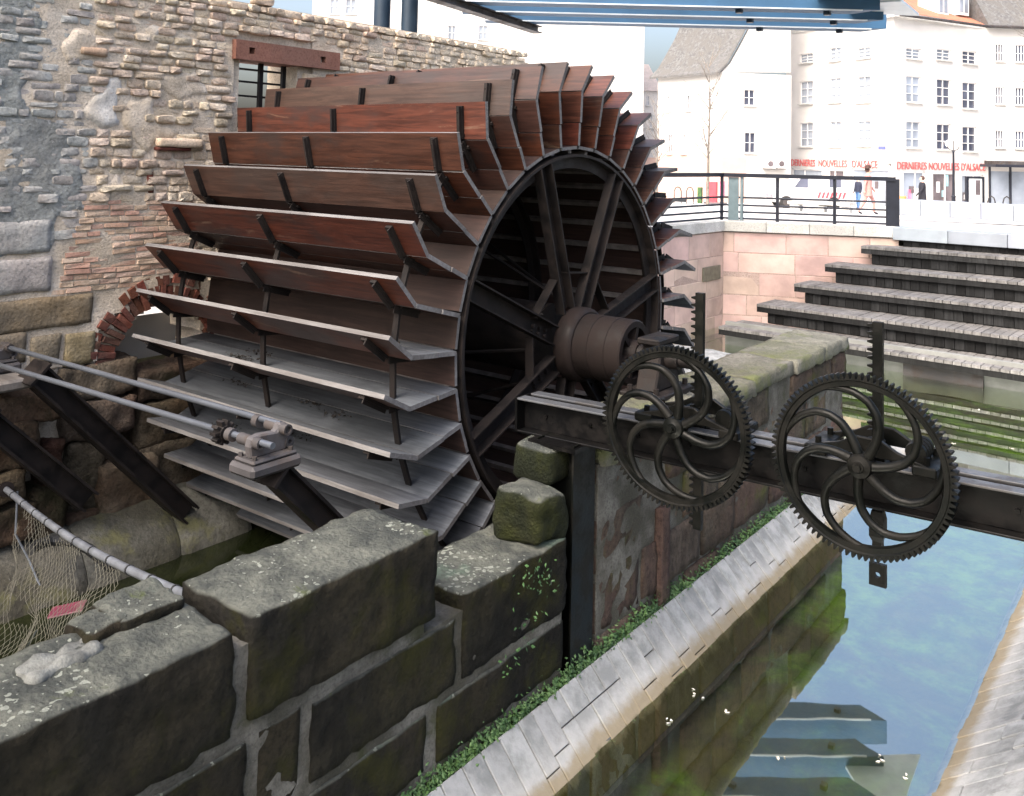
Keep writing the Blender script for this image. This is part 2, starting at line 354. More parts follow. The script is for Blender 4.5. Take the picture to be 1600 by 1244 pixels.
bp = n.new('ShaderNodeBump'); bp.inputs['Strength'].default_value = .07; bp.inputs['Distance'].default_value = .01; L.new(nz.outputs[0], bp.inputs['Height']); L.new(bp.outputs[0], gl.inputs['Normal'])

t = NT('pit_water'); t.done(t.mix(t.ramp(t.noise(1.5, 6, .6, t.wpos), .4, .7), (.006, .008, .003), (.016, .02, .007)), .06, t.noise(2.2, 3), .12, .01, 0, .5)  # same water as the channel, with murk and pit shade put into the colour
# ------------------------------------------------------------------ setting: ground, water, square
ZW = -3.8; ZSQ = -1.4
struct(MB().add([(-700,-700,-6.0),(700,-700,-6.0),(700,700,-6.0),(-700,700,-6.0)], [(0,1,2,3)]).build('ground', 'earth'))
def sheet(name, mat, x0, x1, y0, y1, zf, nx, ny):
    b = MB(); vs = [(x0+(x1-x0)*i/nx, y0+(y1-y0)*j/ny) for j in range(ny+1) for i in range(nx+1)]
    b.add([(x, y, zf(x, y)) for x, y in vs], [(j*(nx+1)+i, j*(nx+1)+i+1, (j+1)*(nx+1)+i+1, (j+1)*(nx+1)+i) for j in range(ny) for i in range(nx)])
    return b.build(name, mat, smooth=True)
struct(sheet('pit_bed', 'earth', -9.6, -3.6, -6, 12.2, lambda x, y: -5.3, 4, 8))
struct(sheet('channel_bed', 'algae', -3.7, 14, -6, 12.0, lambda x, y: -4.12+.07*noise.noise((x*.9, y*.9, 0)), 70, 80))
struct(sheet('pool_bed', 'algae', -9.6, 14, 11.9, 25, lambda x, y: -4.1+.07*noise.noise((x*.9, y*.9, 0))+.16*max(0, noise.noise((x*.5, y*.5, 4))), 90, 60))
struct(MB().add([(-3.8,-6,ZW),(14,-6,ZW),(14,11.6,ZW),(-3.8,11.6,ZW),(-9.6,11.6,ZW),(14,25,ZW),(-9.6,25,ZW)], [(0,1,2,3),(4,3,2,5,6)]).build('water', 'water'))
struct(MB().add([(-9.6,-6,ZW),(-3.8,-6,ZW),(-3.8,11.6,ZW),(-9.6,11.6,ZW)], [(0,1,2,3)]).build('pit_water', 'pit_water'))
QA, QB, QC = Vector((-9.3, 11.7, 0)), Vector((-9.01, 20.12, 0)), Vector((-5.5, 21.62, 0))
QL = [Vector((-60, 11.3, 0)), QA+Vector((-.1,0,0)), QB+Vector((-.1,.05,0)), QC+Vector((0,.1,0)), Vector((-2.99, 21.38, 0)), Vector((12, 20.3, 0)), Vector((80, 18, 0))]
b = MB(); ss = (0, 1.5, 4, 8, 14, 22, 32, 50, 120, 500)
b.add([(q.x+VIEW.x*s, q.y+VIEW.y*s, ground_z(q.x+VIEW.x*s, q.y+VIEW.y*s)-.002) for q in QL for s in ss],
      [(i*len(ss)+j, (i+1)*len(ss)+j, (i+1)*len(ss)+j+1, i*len(ss)+j+1) for i in range(len(QL)-1) for j in range(len(ss)-1)])
struct(b.build('square', 'paving'))
struct(MB().box(-70, -8.95, -25, 11.15, -2.2, -1.75).build('yard', 'paving'))

# quay wall of pink sandstone, each block a piece
quay = thing('quay_wall', 'pink sandstone quay wall with pale coping below the railing', 'wall', (-9, 20, -3.9))
def wall_run(parent, p, q, z0, z1, th, hs, ln, mat, core, seed, gap=.012, proud=.012, name='block', jit=.3):
    """blocks laid in courses on the face from p to q; the face looks to the right of p->q; a core stands behind"""
    p, q = Vector(p), Vector(q); e = (q-p); L = e.length; e.normalize(); n = Vector((e.y, -e.x, 0)); rr = random.Random(seed)
    loc = parent.matrix_world.translation if False else Vector(parent.location)
    c = MB().obox((p+q)/2-n*(th/2)+Vector((0,0,(z0+z1)/2))-loc, e*L/2, n*th/2, Vector((0,0,(z1-z0)/2))); c.build('core', core, parent)
    z = z0; k = 0
    while z < z1-.02:
        h = min(hs*rr.uniform(.85, 1.15), z1-z); h = z1-z if z1-z-h < hs*.4 else h
        s = -rr.random()*ln*.6
        while s < L:
            l = ln*rr.uniform(1-jit, 1+jit); a, c_ = max(0, s), min(L, s+l)
            if c_-a > .06:
                pr = proud*rr.uniform(.3, 1.3); m_ = p+e*((a+c_)/2)+n*(pr/2-.02)+Vector((0,0,z+h/2))-loc
                bl = MB(); w, hh, d = (c_-a)/2-gap/2, h/2-gap/2, pr/2+.02; ch = .012
                f = [(-w,-hh),(w,-hh),(w,hh),(-w,hh)]; f2 = [(-w+ch,-hh+ch),(w-ch,-hh+ch),(w-ch,hh-ch),(-w+ch,hh-ch)]
                J = lambda: rr.uniform(-.006, .006)
                vs = [m_+e*x+Vector((0,0,y))-n*d for x, y in f]+[m_+e*x+Vector((0,0,y))+n*(d-ch+J()) for x, y in f]+[m_+e*x+Vector((0,0,y))+n*(d+J()) for x, y in f2]
                bl.add(vs, [(8,9,10,11)]+[(i,(i+1)%4,4+(i+1)%4,4+i) for i in range(4)]+[(4+i,4+(i+1)%4,8+(i+1)%4,8+i) for i in range(4)])
                bl.build(name, mat, parent)
            s += l
        z += h
wall_run(quay, QA, QB, -3.95, ZSQ-.24, .5, .45, 1.3, 'quay_pink', 'quay_joint', 3, gap=.006, proud=.006)
wall_run(quay, QB, QC, -3.95, ZSQ-.24, .5, .45, 1.0, 'quay_pink', 'quay_joint', 4, gap=.006, proud=.006)
def coping_run(p, q, z, n_, w=.5, over=.06, h=.26, mat='coping', parent=quay):
    p, q = Vector(p), Vector(q); e = q-p; L = e.length; e.normalize(); n = Vector((e.y, -e.x, 0)); loc = Vector(parent.location)
    for i in range(n_):
        a, c = L*i/n_+.004, L*(i+1)/n_-.004
        MB().obox(p+e*(a+c)/2+n*(over-w/2)+Vector((0,0,z-h/2))-loc, e*(c-a)/2, n*w/2, Vector((0,0,h/2))).build('coping_stone', mat, parent, bevel=.012)
coping_run(QA, QB+Vector((0,-.02,0)), ZSQ+.02, 8, h=.24); coping_run(QB+Vector((.02,.0,0)), QC, ZSQ+.02, 4, h=.24)
pe = (QB-QA).normalized(); pn = Vector((pe.y,-pe.x,0)); pl = aV(1110, 427, QB, pe)
tag(MB().obox(pl+pn*.03, pe*.42, pn*.02, Vector((0,0,.16))).build('plaque', 'plaque_bronze', bevel=.01), 'small dark metal plaque fixed to the pink quay wall', 'plaque')

# railing
rl = thing('railing', 'dark steel railing with thin horizontal bars above the quay wall', 'railing', (-9, 20, ZSQ))
def rail_pts(h): return [Vector((-9.4,14.5,h)), Vector((-9.13,20.3,h)), Vector((-5.62,21.8,h))]
o_ = Vector((9,-20,-.0))
for h, w, t_ in ((1.08, .13, .09),):
    p = [x+o_ for x in rail_pts(h)]; b = MB(); b.beam(p[0], p[1], w, t_); b.beam(p[1]+Vector((0,0,.0)), p[2], w, t_); b.build('handrail', 'rail_dark', rl)
for h in (.56, .38, .22, .07):
    p = [x+o_ for x in rail_pts(h)]; b = MB(); b.tube(p, .024, 6); b.build('bar', 'rail_dark', rl)
pts = rail_pts(0)
for (a, k, f) in ((1, 0, .0), (1, 0, .12), (1, .33, 0), (1, .66, 0)):
    p = pts[1].lerp(pts[2], k if not f else f)+o_
    MB().box(p.x-.03, p.x+.03, p.y-.03, p.y+.03, .02, 1.04).build('post', 'rail_teal' if f else 'rail_dark', rl)
p = pts[1].lerp(pts[2], .985)+o_; MB().obox(p+Vector((0,0,.54)), Vector((.13,.056,0)), Vector((.014,-.033,0)), (0,0,.54)).build('end_post', 'rail_dark', rl)
p = pts[1].lerp(pts[2], .07)+o_; MB().obox(p+Vector((0,0,.53)), Vector((.11,.048,0)), Vector((.01,-.024,0)), (0,0,.5)).build('post', 'rail_teal', rl)

# ------------------------------------------------------------------ timber steps down to the water
SLX = None
steps = thing('timber_steps', 'wide weathered timber steps with dark slatted risers going down to the water', 'steps', (-4.5, 20, ZW))
SL = Vector((-4.5, 20, ZW))
TI = [(-1.4, (1397,356), (1600,370)), (-1.8, (1347,384), (1600,405)), (-2.2, (1292,412), (1600,443)), (-2.6, (1241,443.5), (1600,483.5)), (-3.0, (1178,476), (1600,527)), (-3.4, (1119,511), (1600,580))]
E0 = Vector((1, -.055, 0)).normalized(); N0 = Vector((.055, 1, 0)).normalized()
tiers = []
for z, a, c in TI:
    A, B = aZ(*a, z), aZ(*c, z); mid = (A+B)/2; off = mid.dot(N0); tiers.append((z, off, A.dot(E0)))
XEND = 4.2
pm = {}
rr = random.Random(11)
for i, (z, off, xl) in enumerate(tiers[1:]):
    run = tiers[i][1]-off+.12; run = min(run, 2.6)
    w = .15 if i > 1 else .18
    x = xl; 
    while x < (1.6 if i < 3 else .6):
        k = (i, rr.randrange(3))
        if k not in pm:
            pm[k] = MB().box(0, w-.012, rr.uniform(-.012, .006), run, -.055, rr.uniform(-.002, .004)).mesh('plank', 'step_wood')
        o = obj('plank', pm[k], steps); o.location = E0*x+N0*off+Vector((0,0,z))-SL; o.rotation_euler = (rr.uniform(-.003,.003), 0, math.atan2(E0.y, E0.x)); x += w
    c0 = E0*x+N0*off; MB().obox(c0+E0*(XEND-x)/2+N0*run/2+Vector((0,0,z-.028))-SL, E0*(XEND-x)/2, N0*run/2, (0,0,.027)).build('tread', 'step_wood', steps)
    # nosing board, dark, under the plank ends
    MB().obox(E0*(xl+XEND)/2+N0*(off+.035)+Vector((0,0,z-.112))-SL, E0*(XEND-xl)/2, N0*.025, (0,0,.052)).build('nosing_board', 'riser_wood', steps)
    # riser behind this tread
    zt = tiers[i][0]-(.06 if i else .0); xr = tiers[i][2]+.2; roff = tiers[i][1]+.1; rm = {}
    x = xr
    while x < 1.2:
        kk = rr.randrange(3)
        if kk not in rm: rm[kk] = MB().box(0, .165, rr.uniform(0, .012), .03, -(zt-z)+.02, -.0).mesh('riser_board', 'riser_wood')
        o = obj('riser_board', rm[kk], steps); o.location = E0*x+N0*roff+Vector((0,0,zt-(.27 if i == 0 else 0)))-SL; o.rotation_euler = (0,0,math.atan2(E0.y,E0.x)); x += .175
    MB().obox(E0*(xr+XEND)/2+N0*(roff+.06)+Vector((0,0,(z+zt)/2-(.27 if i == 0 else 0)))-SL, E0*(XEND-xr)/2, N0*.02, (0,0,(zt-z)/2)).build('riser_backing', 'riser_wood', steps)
z, off, xl = tiers[5]
MB().obox(E0*(xl+XEND)/2+N0*(off+.35)+Vector((0,0,-3.75))-SL, E0*(XEND-xl)/2, N0*.05, (0,0,.42)).build('base_beam', 'grey_board', steps)
x0 = aZ(1402, 590, ZW).dot(E0); x1 = aZ(1530, 610, ZW).dot(E0)
MB().obox(E0*(x0+x1)/2+N0*(off+.2)+Vector((0,0,-3.62))-SL, E0*(x1-x0)/2, N0*.03, (0,0,.2)).build('splash_board', 'bearing_iron', steps)
cz, coff, cx = tiers[0]
cop = thing('step_coping', 'grey blue stone edging along the top of the timber steps', 'edging', (-4, 25, ZSQ))
for k in range(9):
    a = cx+k*1.15
    MB().obox(E0*(a+.57)+N0*(coff+.28)+Vector((0,0,cz-.12))-Vector((-4,25,ZSQ)), E0*.57, N0*.3, (0,0,.14)).build('edging_stone', 'edging_blue', cop, bevel=.01)
MB().obox(E0*(cx+5)+N0*(coff+1.1)+Vector((0,0,-2.8)), E0*7, N0*.3, (0,0,1.1)).build('retaining_wall', 'mortar')
tag(bpy.data.objects['retaining_wall'], 'grey retaining wall hidden behind the top of the steps', 'wall')

# ------------------------------------------------------------------ stone wall between the wheel pit and the channel
XR, XL = -3.5, -4.05
wall = thing('dividing_wall', 'old stone wall of large dark lichened blocks in the foreground', 'wall', (-3.8, 3, -3.7))
WL = Vector((-3.8, 3, -3.7))
def wblock(x0, x1, y0, y1, z0, z1, mat='wall_stone', parent=wall, name='block', loc=WL, **k):
    sd_ = int(abs(y0*37+z0*91+x0*13))+1
    kk = dict(res=.04, amp=.014, rnd=.009, seed=sd_, sc=9, big=.008); kk.update(k)
    return rough(name, mat, Vector((x0,y0,z0))-loc, Vector((x1,y1,z1))-loc, parent, **kk)
core = MB().box(XL+.04-WL.x, XR-.014-WL.x, -1.5-WL.y, 5.31-WL.y, -4.2-WL.z, -2.66-WL.z); core.box(XL+.05-WL.x, XR-.016-WL.x, -1.5-WL.y, 3.93-WL.y, -2.7-WL.z, -2.24-WL.z)
core.build('mortar_core', 'pale_mortar', wall)
wblock(XL-.03, XR+.02, -.2, 1.35, -2.62, -2.17); wblock(XL-.02, XR+.0, 1.38, 2.66, -2.62, -2.15, amp=.02, big=.012)
wblock(XL+.0, XR+.012, 2.735, 3.99, -2.585, -2.12, amp=.02, big=.012)
for y0, y1 in ((-.6, 1.1), (1.16, 2.74), (3.12, 4.19), (4.26, 5.34)): wblock(XL+.01, XR+.0, y0, y1, -3.05, -2.675 if y0 < 4.1 else -2.57, amp=.018, big=.008)
wblock(XL+.02, XR-.01, 2.81, 3.05, -3.055, -2.665)
for y0, y1 in ((-.3, 1.7), (1.76, 2.95), (3.0, 3.98), (4.05, 5.34)): wblock(XL+.01, XR+.0, y0, y1-.02, -3.42, -3.105)
for y0, y1 in ((-.3, 2.2), (2.26, 3.4), (3.46, 4.5), (4.55, 5.34)): wblock(XL+.01, XR-.01, y0, y1, -3.8, -3.47)
# chipped pieces on the top of the near block
sc_ = rough('rock_lump', 'lichen_lump', (-.085,-.17,-.03), (.075,.16,.03), None, res=.022, amp=.035, rnd=.03, seed=5, sc=12, big=.05); sc_.location = aZ(95, 1034, -2.16); sc_.location.z = -2.16
tag(sc_, 'pale crusty rock lump lying on the nearest wall block', 'rock')
for k, (u, v, w_) in enumerate(((215, 955, .15), (150, 985, .1))):
    o = rough('raised_stone', 'wall_stone', (-w_,-w_*1.1,-.03), (w_,w_*1.1,.06), wall, res=.03, amp=.03, rnd=.05, seed=20+k, sc=7, big=.03); o.location = aZ(u, v, -2.15)-WL
# rounded mossy stones that carry the beam
st = rough('mossy_boulder', 'mossy_stone', (-.22,-.18,-.17), (.19,.18,.16), None, res=.03, amp=.03, rnd=.07, seed=31, sc=6, big=.05); st.location = (-3.69, 5.2, -2.42)
tag(st, 'rounded mossy boulder sitting on the low end of the dark wall', 'stone')
st = rough('mossy_block', 'mossy_stone', (-.16,-.15,-.12), (.16,.15,.12), None, res=.035, amp=.015, rnd=.05, seed=32, sc=6, big=.02); st.location = (-3.8, 5.47, -2.15)
tag(st, 'small green mossy block wedged right under the beam end', 'stone')

far = thing('channel_wall', 'weathered reddish sandstone wall with mossy slab top beyond the post', 'wall', (-3.8, 8.5, -3.7)); FL = Vector((-3.8, 8.5, -3.7))
MB().box(-4.08-FL.x, XR-.02-FL.x, 5.76-FL.y, 11.3-FL.y, -4.3-FL.z, -2.2-FL.z).build('mortar_core', 'pale_mortar', far)
rr = random.Random(5)
zs = [-4.2, -3.8, -3.4, -2.98, -2.58, -2.22]
for r in range(5):
    y = 5.75
    while y < 11.35:
        l = rr.uniform(.55, 1.05); y1 = min(11.38, y+l); y1 = 11.38 if 11.38-y1 < .3 else y1
        o_x = rr.uniform(-.03, .012)
        wblock(-4.1, XR+o_x, y, y1-.035, zs[r]+.014, zs[r+1]-.014, 'far_wall_stone', far, 'block', FL, res=.07, amp=.02, rnd=.014, big=.016)
        y = y1
y = 5.78
while y < 11.4:
    l = rr.uniform(.6, 1.1); y1 = min(11.42, y+l); y1 = 11.42 if 11.42-y1 < .35 else y1
    wblock(-4.14, XR+.03+rr.uniform(-.02,.02), y, y1-.01, -2.225, -2.07+rr.uniform(-.015,.02), 'slab_stone', far, 'top_slab', FL, res=.06, amp=.016, rnd=.015, big=.014); y = y1
# buttress stub and drain slot on the far wall
wblock(XR-.03, XR+.045, 6.62, 6.78, -3.5, -2.75, 'far_wall_stone', far, 'stub_pillar', FL, res=.05)

# ------------------------------------------------------------------ sloping paved banks
bank = struct(MB().add([(XR+.02,-2,-3.53),(XR+.02,12.2,-3.53),(-3.05,12.2,-3.99),(-3.05,-2,-3.99)], [(0,1,2,3)]).build('bank', 'mortar'))
def bank_slabs(parent, xt, zt_, xb, zb, y0, y1, rows, seed, flip=1):
    rr = random.Random(seed); top, bot = Vector((xt, 0, zt_)), Vector((xb, 0, zb)); d = bot-top; L = d.length; d.normalize(); n = Vector((-d.z, 0, d.x)); n = n if n.z > 0 else -n
    y = y0
    while y < y1:
        w = rr.uniform(.13, .2); s = 0; cut = rr.choice((.3, .45, .55, .65, 2))
        for a, c in (((0, cut), (cut, 1)) if cut < 1 else ((0, 1),)):
            t0, t1 = L*a+.003, L*c-.003; h = rr.uniform(.0, .01)
            cc = top+d*(t0+t1)/2+Vector((0, y+w/2, 0))+n*(.012+h/2)
            MB().obox(cc, d*(t1-t0)/2, Vector((0, w/2-.0035, 0)), n*(.015+h/2)).build('paving_slab', 'bank_slab', parent, bevel=.004)
        y += w
bank_slabs(bank, XR+.02, -3.52, -3.06, -3.96, 2.2, 12.1, 2, 3)
b = MB().tube([(-3.2+.012*math.sin(k*1.7)+.01*math.sin(k*.61), 2+k*.1, ZW+.004) for k in range(100)], .006, 5); stuff(b.build('water_line', 'lichen_lump', bank))
bank2 = struct(MB().add([(-1.39,-2,-3.86),(-1.47,14,-3.86),(-.75,14,-3.42),(-.75,-2,-3.42)], [(0,1,2,3)]).build('right_bank', 'mortar'))
bank_slabs(bank2, -.8, -3.44, -1.41, -3.86, 4.5, 12.5, 2, 9)
kb = thing('kerb_wall', 'low dark stone edge at the lower right corner beside the bank', 'wall', (-.6, 6, -3.6))
for k in range(5): rough('block', 'wall_stone', (-.19, -2.5+k*1.9, -.3), (.15, -.65+k*1.9, .24), kb, res=.1, amp=.02, rnd=.03, seed=50+k)
struct(MB().box(-.45, 14, -6, 13, -4.4, -3.4).build('right_path', 'earth'))
pr_ = rough('beam_pier', 'wall_stone', (-.4,-.4,0), (.4,.4,1.5), None, res=.09, amp=.02, rnd=.03, seed=91); pr_.location = (.75, 5.64, -3.42)
tag(pr_, 'squat stone pier under the far right end of the beam', 'pier')
# bank end beyond the wall
ap = rough('bank_end', 'bank_slab', (-.75, -.8, -.3), (.5, .75, .12), None, res=.08, amp=.03, rnd=.12, seed=61, big=.04); ap.location = (-3.3, 12.6, -3.85)
struct(ap)
ap = rough('tail_apron', 'bank_slab', (-1.2, -1.4, -.3), (.5, 1.2, .15), None, res=.1, amp=.02, rnd=.12, seed=62, big=.03, skew=.12); ap.location = (-7.2, 14.6, -3.72)
struct(ap)

# plants along the wall foot, ivy on the wall
def leaves(name, pts, mat, size, parent=None, seed=1):
    rr = random.Random(seed); b = MB()
    for p, nrm in pts:
        s = size*rr.uniform(.6, 1.3); a = Vector((rr.gauss(0,1), rr.gauss(0,1), rr.gauss(0,.6))).normalized(); nn = (nrm+Vector((rr.gauss(0,.5), rr.gauss(0,.5), rr.gauss(0,.5)))).normalized()
        x = (a-nn*a.dot(nn)).normalized(); y = nn.cross(x); p = Vector(p)
        b.add([p-x*s, p+y*s*.6-nn*s*.15, p+x*s, p-y*s*.6-nn*s*.15, p+nn*s*.2], [(0,1,4),(1,2,4),(2,3,4),(3,0,4)])
    return b.build(name, mat, parent)
rr = random.Random(4); pts = []
for k in range(9000):
    y = rr.uniform(2.6, 10.6); dens = noise.noise((y*1.1, 3.3, 0))+.35+(.35 if y < 7 else -.05)
    if rr.random() > dens+.15: continue
    h = abs(rr.gauss(0, .05)); x = XR+.045-rr.random()*.06-h*.2+rr.gauss(0, .012)
    pts.append(((x, y, -3.53+h), Vector((.6, 0, .8))))
stuff(tag(leaves('ground_cover', pts, 'leaf', .016, seed=2), 'low green leafy plants growing along the foot of the wall', 'plants'))
pts = []
for k in range(80):
    t_ = rr.random()**1.6; y = 4.85+.18*math.sin(t_*5)+rr.gauss(0, .09); z = -2.62-.55*t_+rr.gauss(0, .04)
    pts.append(((XR+.025+rr.random()*.03, y, z), Vector((1, 0, .3))))
tag(leaves('ivy', pts, 'leaf', .015, seed=3), 'small ivy creeping down the dark wall near the post', 'ivy')

# ------------------------------------------------------------------ the water wheel
R_ = 2.544; WC = Vector((-6.48, 7.419, -1.636)); HW = 1.68
wheel = thing('water_wheel', 'large iron and timber water wheel with rust-red paddles', 'water wheel', WC)
def pol(r, deg): a = math.radians(deg); return Vector((0, r*math.cos(a), r*math.sin(a)))
HOFF = Vector((0, 0, -.12))
def board(p, q, t=.036, x0=-HW, x1=HW, side=(0, 0, 1)):
    p, q = Vector(p), Vector(q); d = (q-p).normalized(); n = Vector((1,0,0)).cross(d)
    if n.dot(Vector(side)) < 0: n = -n
    b = MB(); X0, X1 = Vector((x0,0,0)), Vector((x1,0,0)); h = n*t/2
    vs = [p+X0-h, p+X1-h, q+X1-h, q+X0-h, p+X0+h, p+X1+h, q+X1+h, q+X0+h]
    b.add(vs, [(4,5,6,7)], 0); o = len(b.v)
    b.f += [(0,3,2,1),(0,1,5,4),(1,2,6,5),(2,3,7,6),(3,0,4,7)]; b.m += [1,2,2,2,2]
    return b
NP = 37; STEP = 360.0/NP
Bp, Ip, Tp = pol(.895*R_, 0), pol(.69*R_, .8), pol(R_, -4.0)
Mp = Bp.lerp(Ip, .58)
mats = ['paddle_red', 'paddle_grey', 'paddle_edge']
mv = []
rr = random.Random(2)
for v in range(3):
    ex = rr.uniform(-.012, .012)
    mv.append((board(Bp, Mp.lerp(Bp, .012), x0=-HW+ex, x1=HW+ex).mesh('paddle', mats), board(Mp.lerp(Ip, .02), Ip, x0=-HW, x1=HW).mesh('lower_board', mats), board(Tp, Bp, x0=-HW+ex, x1=HW+ex).mesh('outer_board', ['paddle_outer', 'paddle_grey', 'paddle_edge'])))
tan = lambda p, q: (q-p).normalized()
bk = {}
for j, x in enumerate((-1.46, -.17, 1.42)):
    b = MB(); X = Vector((x,0,0)); up = Vector((0,0,1))
    for p, q in ((Tp.lerp(Bp, .1), Bp), (Bp, Mp)):
        d = tan(p, q); n = Vector((1,0,0)).cross(d); n = n if n.z > 0 else -n
        b.obox((p+q)/2+X+n*.034, d*(q-p).length/2, (.032,0,0), n*.014)
        b.obox((p+q)/2+X+Vector((.02,0,0))+n*.06, d*(q-p).length/2*.96, (.006,0,0), n*.02)
    for f_ in (.15, .75):
        p = Tp.lerp(Bp, f_)+X; b.cyl(p+Vector((0,0,.03)), p+Vector((0,0,.075)), .014, 6)
    tb = MB(); p, q = pol(.868*R_, .6), pol(.868*R_, STEP-.5); tb.beam(p+X, q+X, .055, .022, up=(0,1,0)); tb.cyl(p+X+Vector((-.03,0,0)), p+X+Vector((.05,0,0)), .02, 6)
    bk[j] = (b.mesh('bracket', 'wheel_iron'), tb.mesh('tie_bar', 'wheel_iron'))
sp, sq = pol(.683*R_, .9), pol(.683*R_, STEP-.15)
sole_me = board(sp, sq, .03, -HW+.02, HW-.02, side=(0,1,0)).mesh('sole_board', ['sole_wood', 'sole_wood', 'paddle_edge'])
strip = MB(); strip.beam(pol(.67*R_, 1.0)+Vector((-HW+.1,0,0)), pol(.67*R_, 1.0)+Vector((HW-.1,0,0)), .05, .05, up=(0,1,0)); strip_me = strip.mesh('batten', 'iron_edge')
A0 = 37.06
for k in range(NP):
    a = math.radians(A0+4.0+k*STEP+rr.uniform(-.15, .15)); v = mv[rr.randrange(3)]
    pd = obj('paddle', v[0], wheel); pd.rotation_euler = (a, 0, 0)
    for nm, me in (('lower_board', v[1]), ('outer_board', v[2]), ('sole_board', sole_me), ('batten', strip_me)):
        o = obj(nm, me, pd)
        if nm == 'outer_board': o.rotation_euler = (rr.uniform(-.003,.003), 0, rr.uniform(-.002,.002))
    for j in bk:
        obj('bracket', bk[j][0], pd); obj('tie_bar', bk[j][1], pd)
rl_ = random.Random(77); pts = []
for k in range(NP):
    th = A0+4.0+k*STEP
    if not 172 < th < 212: continue
    for j in range(3):
        xc = rl_.uniform(-1.2, 1.3); rc = rl_.uniform(.72, .86)
        for q in range(26):
            p = pol((rc+rl_.gauss(0,.012))*R_, th)+Vector((xc+rl_.gauss(0,.11),0,0)); nrm = -Vector((0,-math.sin(math.radians(th)),math.cos(math.radians(th)))); pts.append((p+nrm*(.022+abs(rl_.gauss(0,.01)))+WC, nrm))
LIT = pts
def ring_mesh(x0, x1, r0, r1, n=74):
    b = MB(); b.loft([[pol(r0, 360*i/n)+Vector((x0,0,0)), pol(r1, 360*i/n)+Vector((x0,0,0)), pol(r1, 360*i/n)+Vector((x1,0,0)), pol(r0, 360*i/n)+Vector((x1,0,0))] for i in range(n)], closed=True); return b
for x in (-1.5, 0, 1.58):
    b = ring_mesh(x-.09, x+.09, .648*R_, .658*R_); o = ring_mesh(x-.008, x+.008, .605*R_, .648*R_); b.add(o.v, o.f); b.build('rim', 'wheel_iron', wheel)
SPK = [10.5, 62.0, 109.0, 161.0, 207.5, 258.0, 309.0]
def spoke(xc, deg, s):
    p, q = pol(.13*R_, deg)+HOFF, pol(.645*R_, deg); d = tan(p, q); n = Vector((1,0,0)).cross(d).normalized(); L = (q-p).length; c = (p+q)/2+Vector((xc,0,0))
    b = MB(); b.obox(c, d*L/2, (.007,0,0), n*.085)
    for t in (-1, 1): b.obox(c+n*.085*t+Vector((.045*s,0,0)), d*L/2, (.05,0,0), n*.007)
    return b
for s, x in ((1, 1.58), (-1, -1.48)):
    for i, dg in enumerate(SPK):
        o = spoke(x, dg, s).build('spoke', 'wheel_iron', wheel)
        if s == 1:
            d2 = SPK[(i+1) % 7]+(360 if i == 6 else 0); b = MB(); p, q = pol(.27*R_, dg+7)+HOFF, pol(.27*R_, d2-7)+HOFF
            b.beam(p+Vector((x+.03,0,0)), q+Vector((x+.03,0,0)), .09, .012, up=pol(1, (dg+d2)/2)); b.build('stay_plate', 'wheel_iron', wheel)
            m_ = (dg+d2)/2; b = MB(); b.cyl(pol(.15*R_, m_)+HOFF+Vector((x-.1,0,0)), pol(.64*R_, m_+14)+Vector((-1.45,0,0)), .017, 6); b.build('tie_rod', 'wheel_iron', wheel)
            for t in (-1, 1):
                for f_ in (.17, .21, .25):
                    g = MB(); q = pol(f_*R_, dg+t*3.4/f_*.17)+HOFF; g.cyl(q+Vector((x-.02,0,0)), q+Vector((x+.035,0,0)), .02, 6); g.build('bolt', 'wheel_iron', o)
ax = Vector((1,0,0))
MB().lathe(HOFF+ax*-1.9, ax, [(0,.1),(.0,.34),(3.3,.34),(3.3,.1)], 28).build('axle_drum', 'wheel_iron', wheel, True, 40)
MB().lathe(HOFF+ax*1.64, ax, [(0,.2),(0,.33),(.03,.345),(.13,.345),(.16,.335),(.18,.31),(.18,.2)], 36).build('hub_flange', 'hub_iron', wheel, True, 35)
hub = MB(); hub.lathe(HOFF+ax*1.81, ax, [(0,.1),(0,.295),(.16,.295),(.165,.288),(.175,.288),(.18,.295),(.34,.295),(.345,.288),(.355,.288),(.36,.295),(.49,.295),(.505,.283),(.505,.23),(.42,.215),(.42,.12),(.54,.115),(.56,.1),(.56,.05)], 40)
for k in range(6):
    a = math.radians(60*k+15); d = Vector((0, math.cos(a), math.sin(a))); hub.obox(HOFF+ax*2.27+d*.175, d*.06, ax*.04, Vector((1,0,0)).cross(d)*.022)
hub.build('hub', 'hub_iron', wheel, True, 35)
MB().lathe(HOFF+ax*2.27, ax, [(0,.05),(0,.085),(.5,.085),(.5,.06),(.66,.06),(.66,.02),(.6,.018)], 20).build('journal', 'wheel_iron', wheel, True, 35)

bb = thing('bearing_block', 'dark iron bearing carrying the wheel axle on the mossy wall top', 'bearing', (-3.93, 7.42, -2.07))
MB().box(-.2,.2,-.34,.34,-.02,.05).build('base_plate', 'wheel_iron', bb, bevel=.01)
b = MB(); b.prism([(-.1,-.24,.05),(-.1,.24,.05),(-.1,.2,.16),(-.1,.15,.34),(-.1,.1,.44),(-.1,-.1,.44),(-.1,-.15,.34),(-.1,-.2,.16)], (.2,0,0)); b.build('pedestal', 'wheel_iron', bb, bevel=.015)
MB().box(-.11,.11,-.2,.2,.445,.5).build('cap', 'wheel_iron', bb, bevel=.012)
for y in (-.27,.27):
    for x in (-.13,.13): MB().cyl((x,y,.04),(x,y,.1),.025,6).build('bolt','wheel_iron',bb)

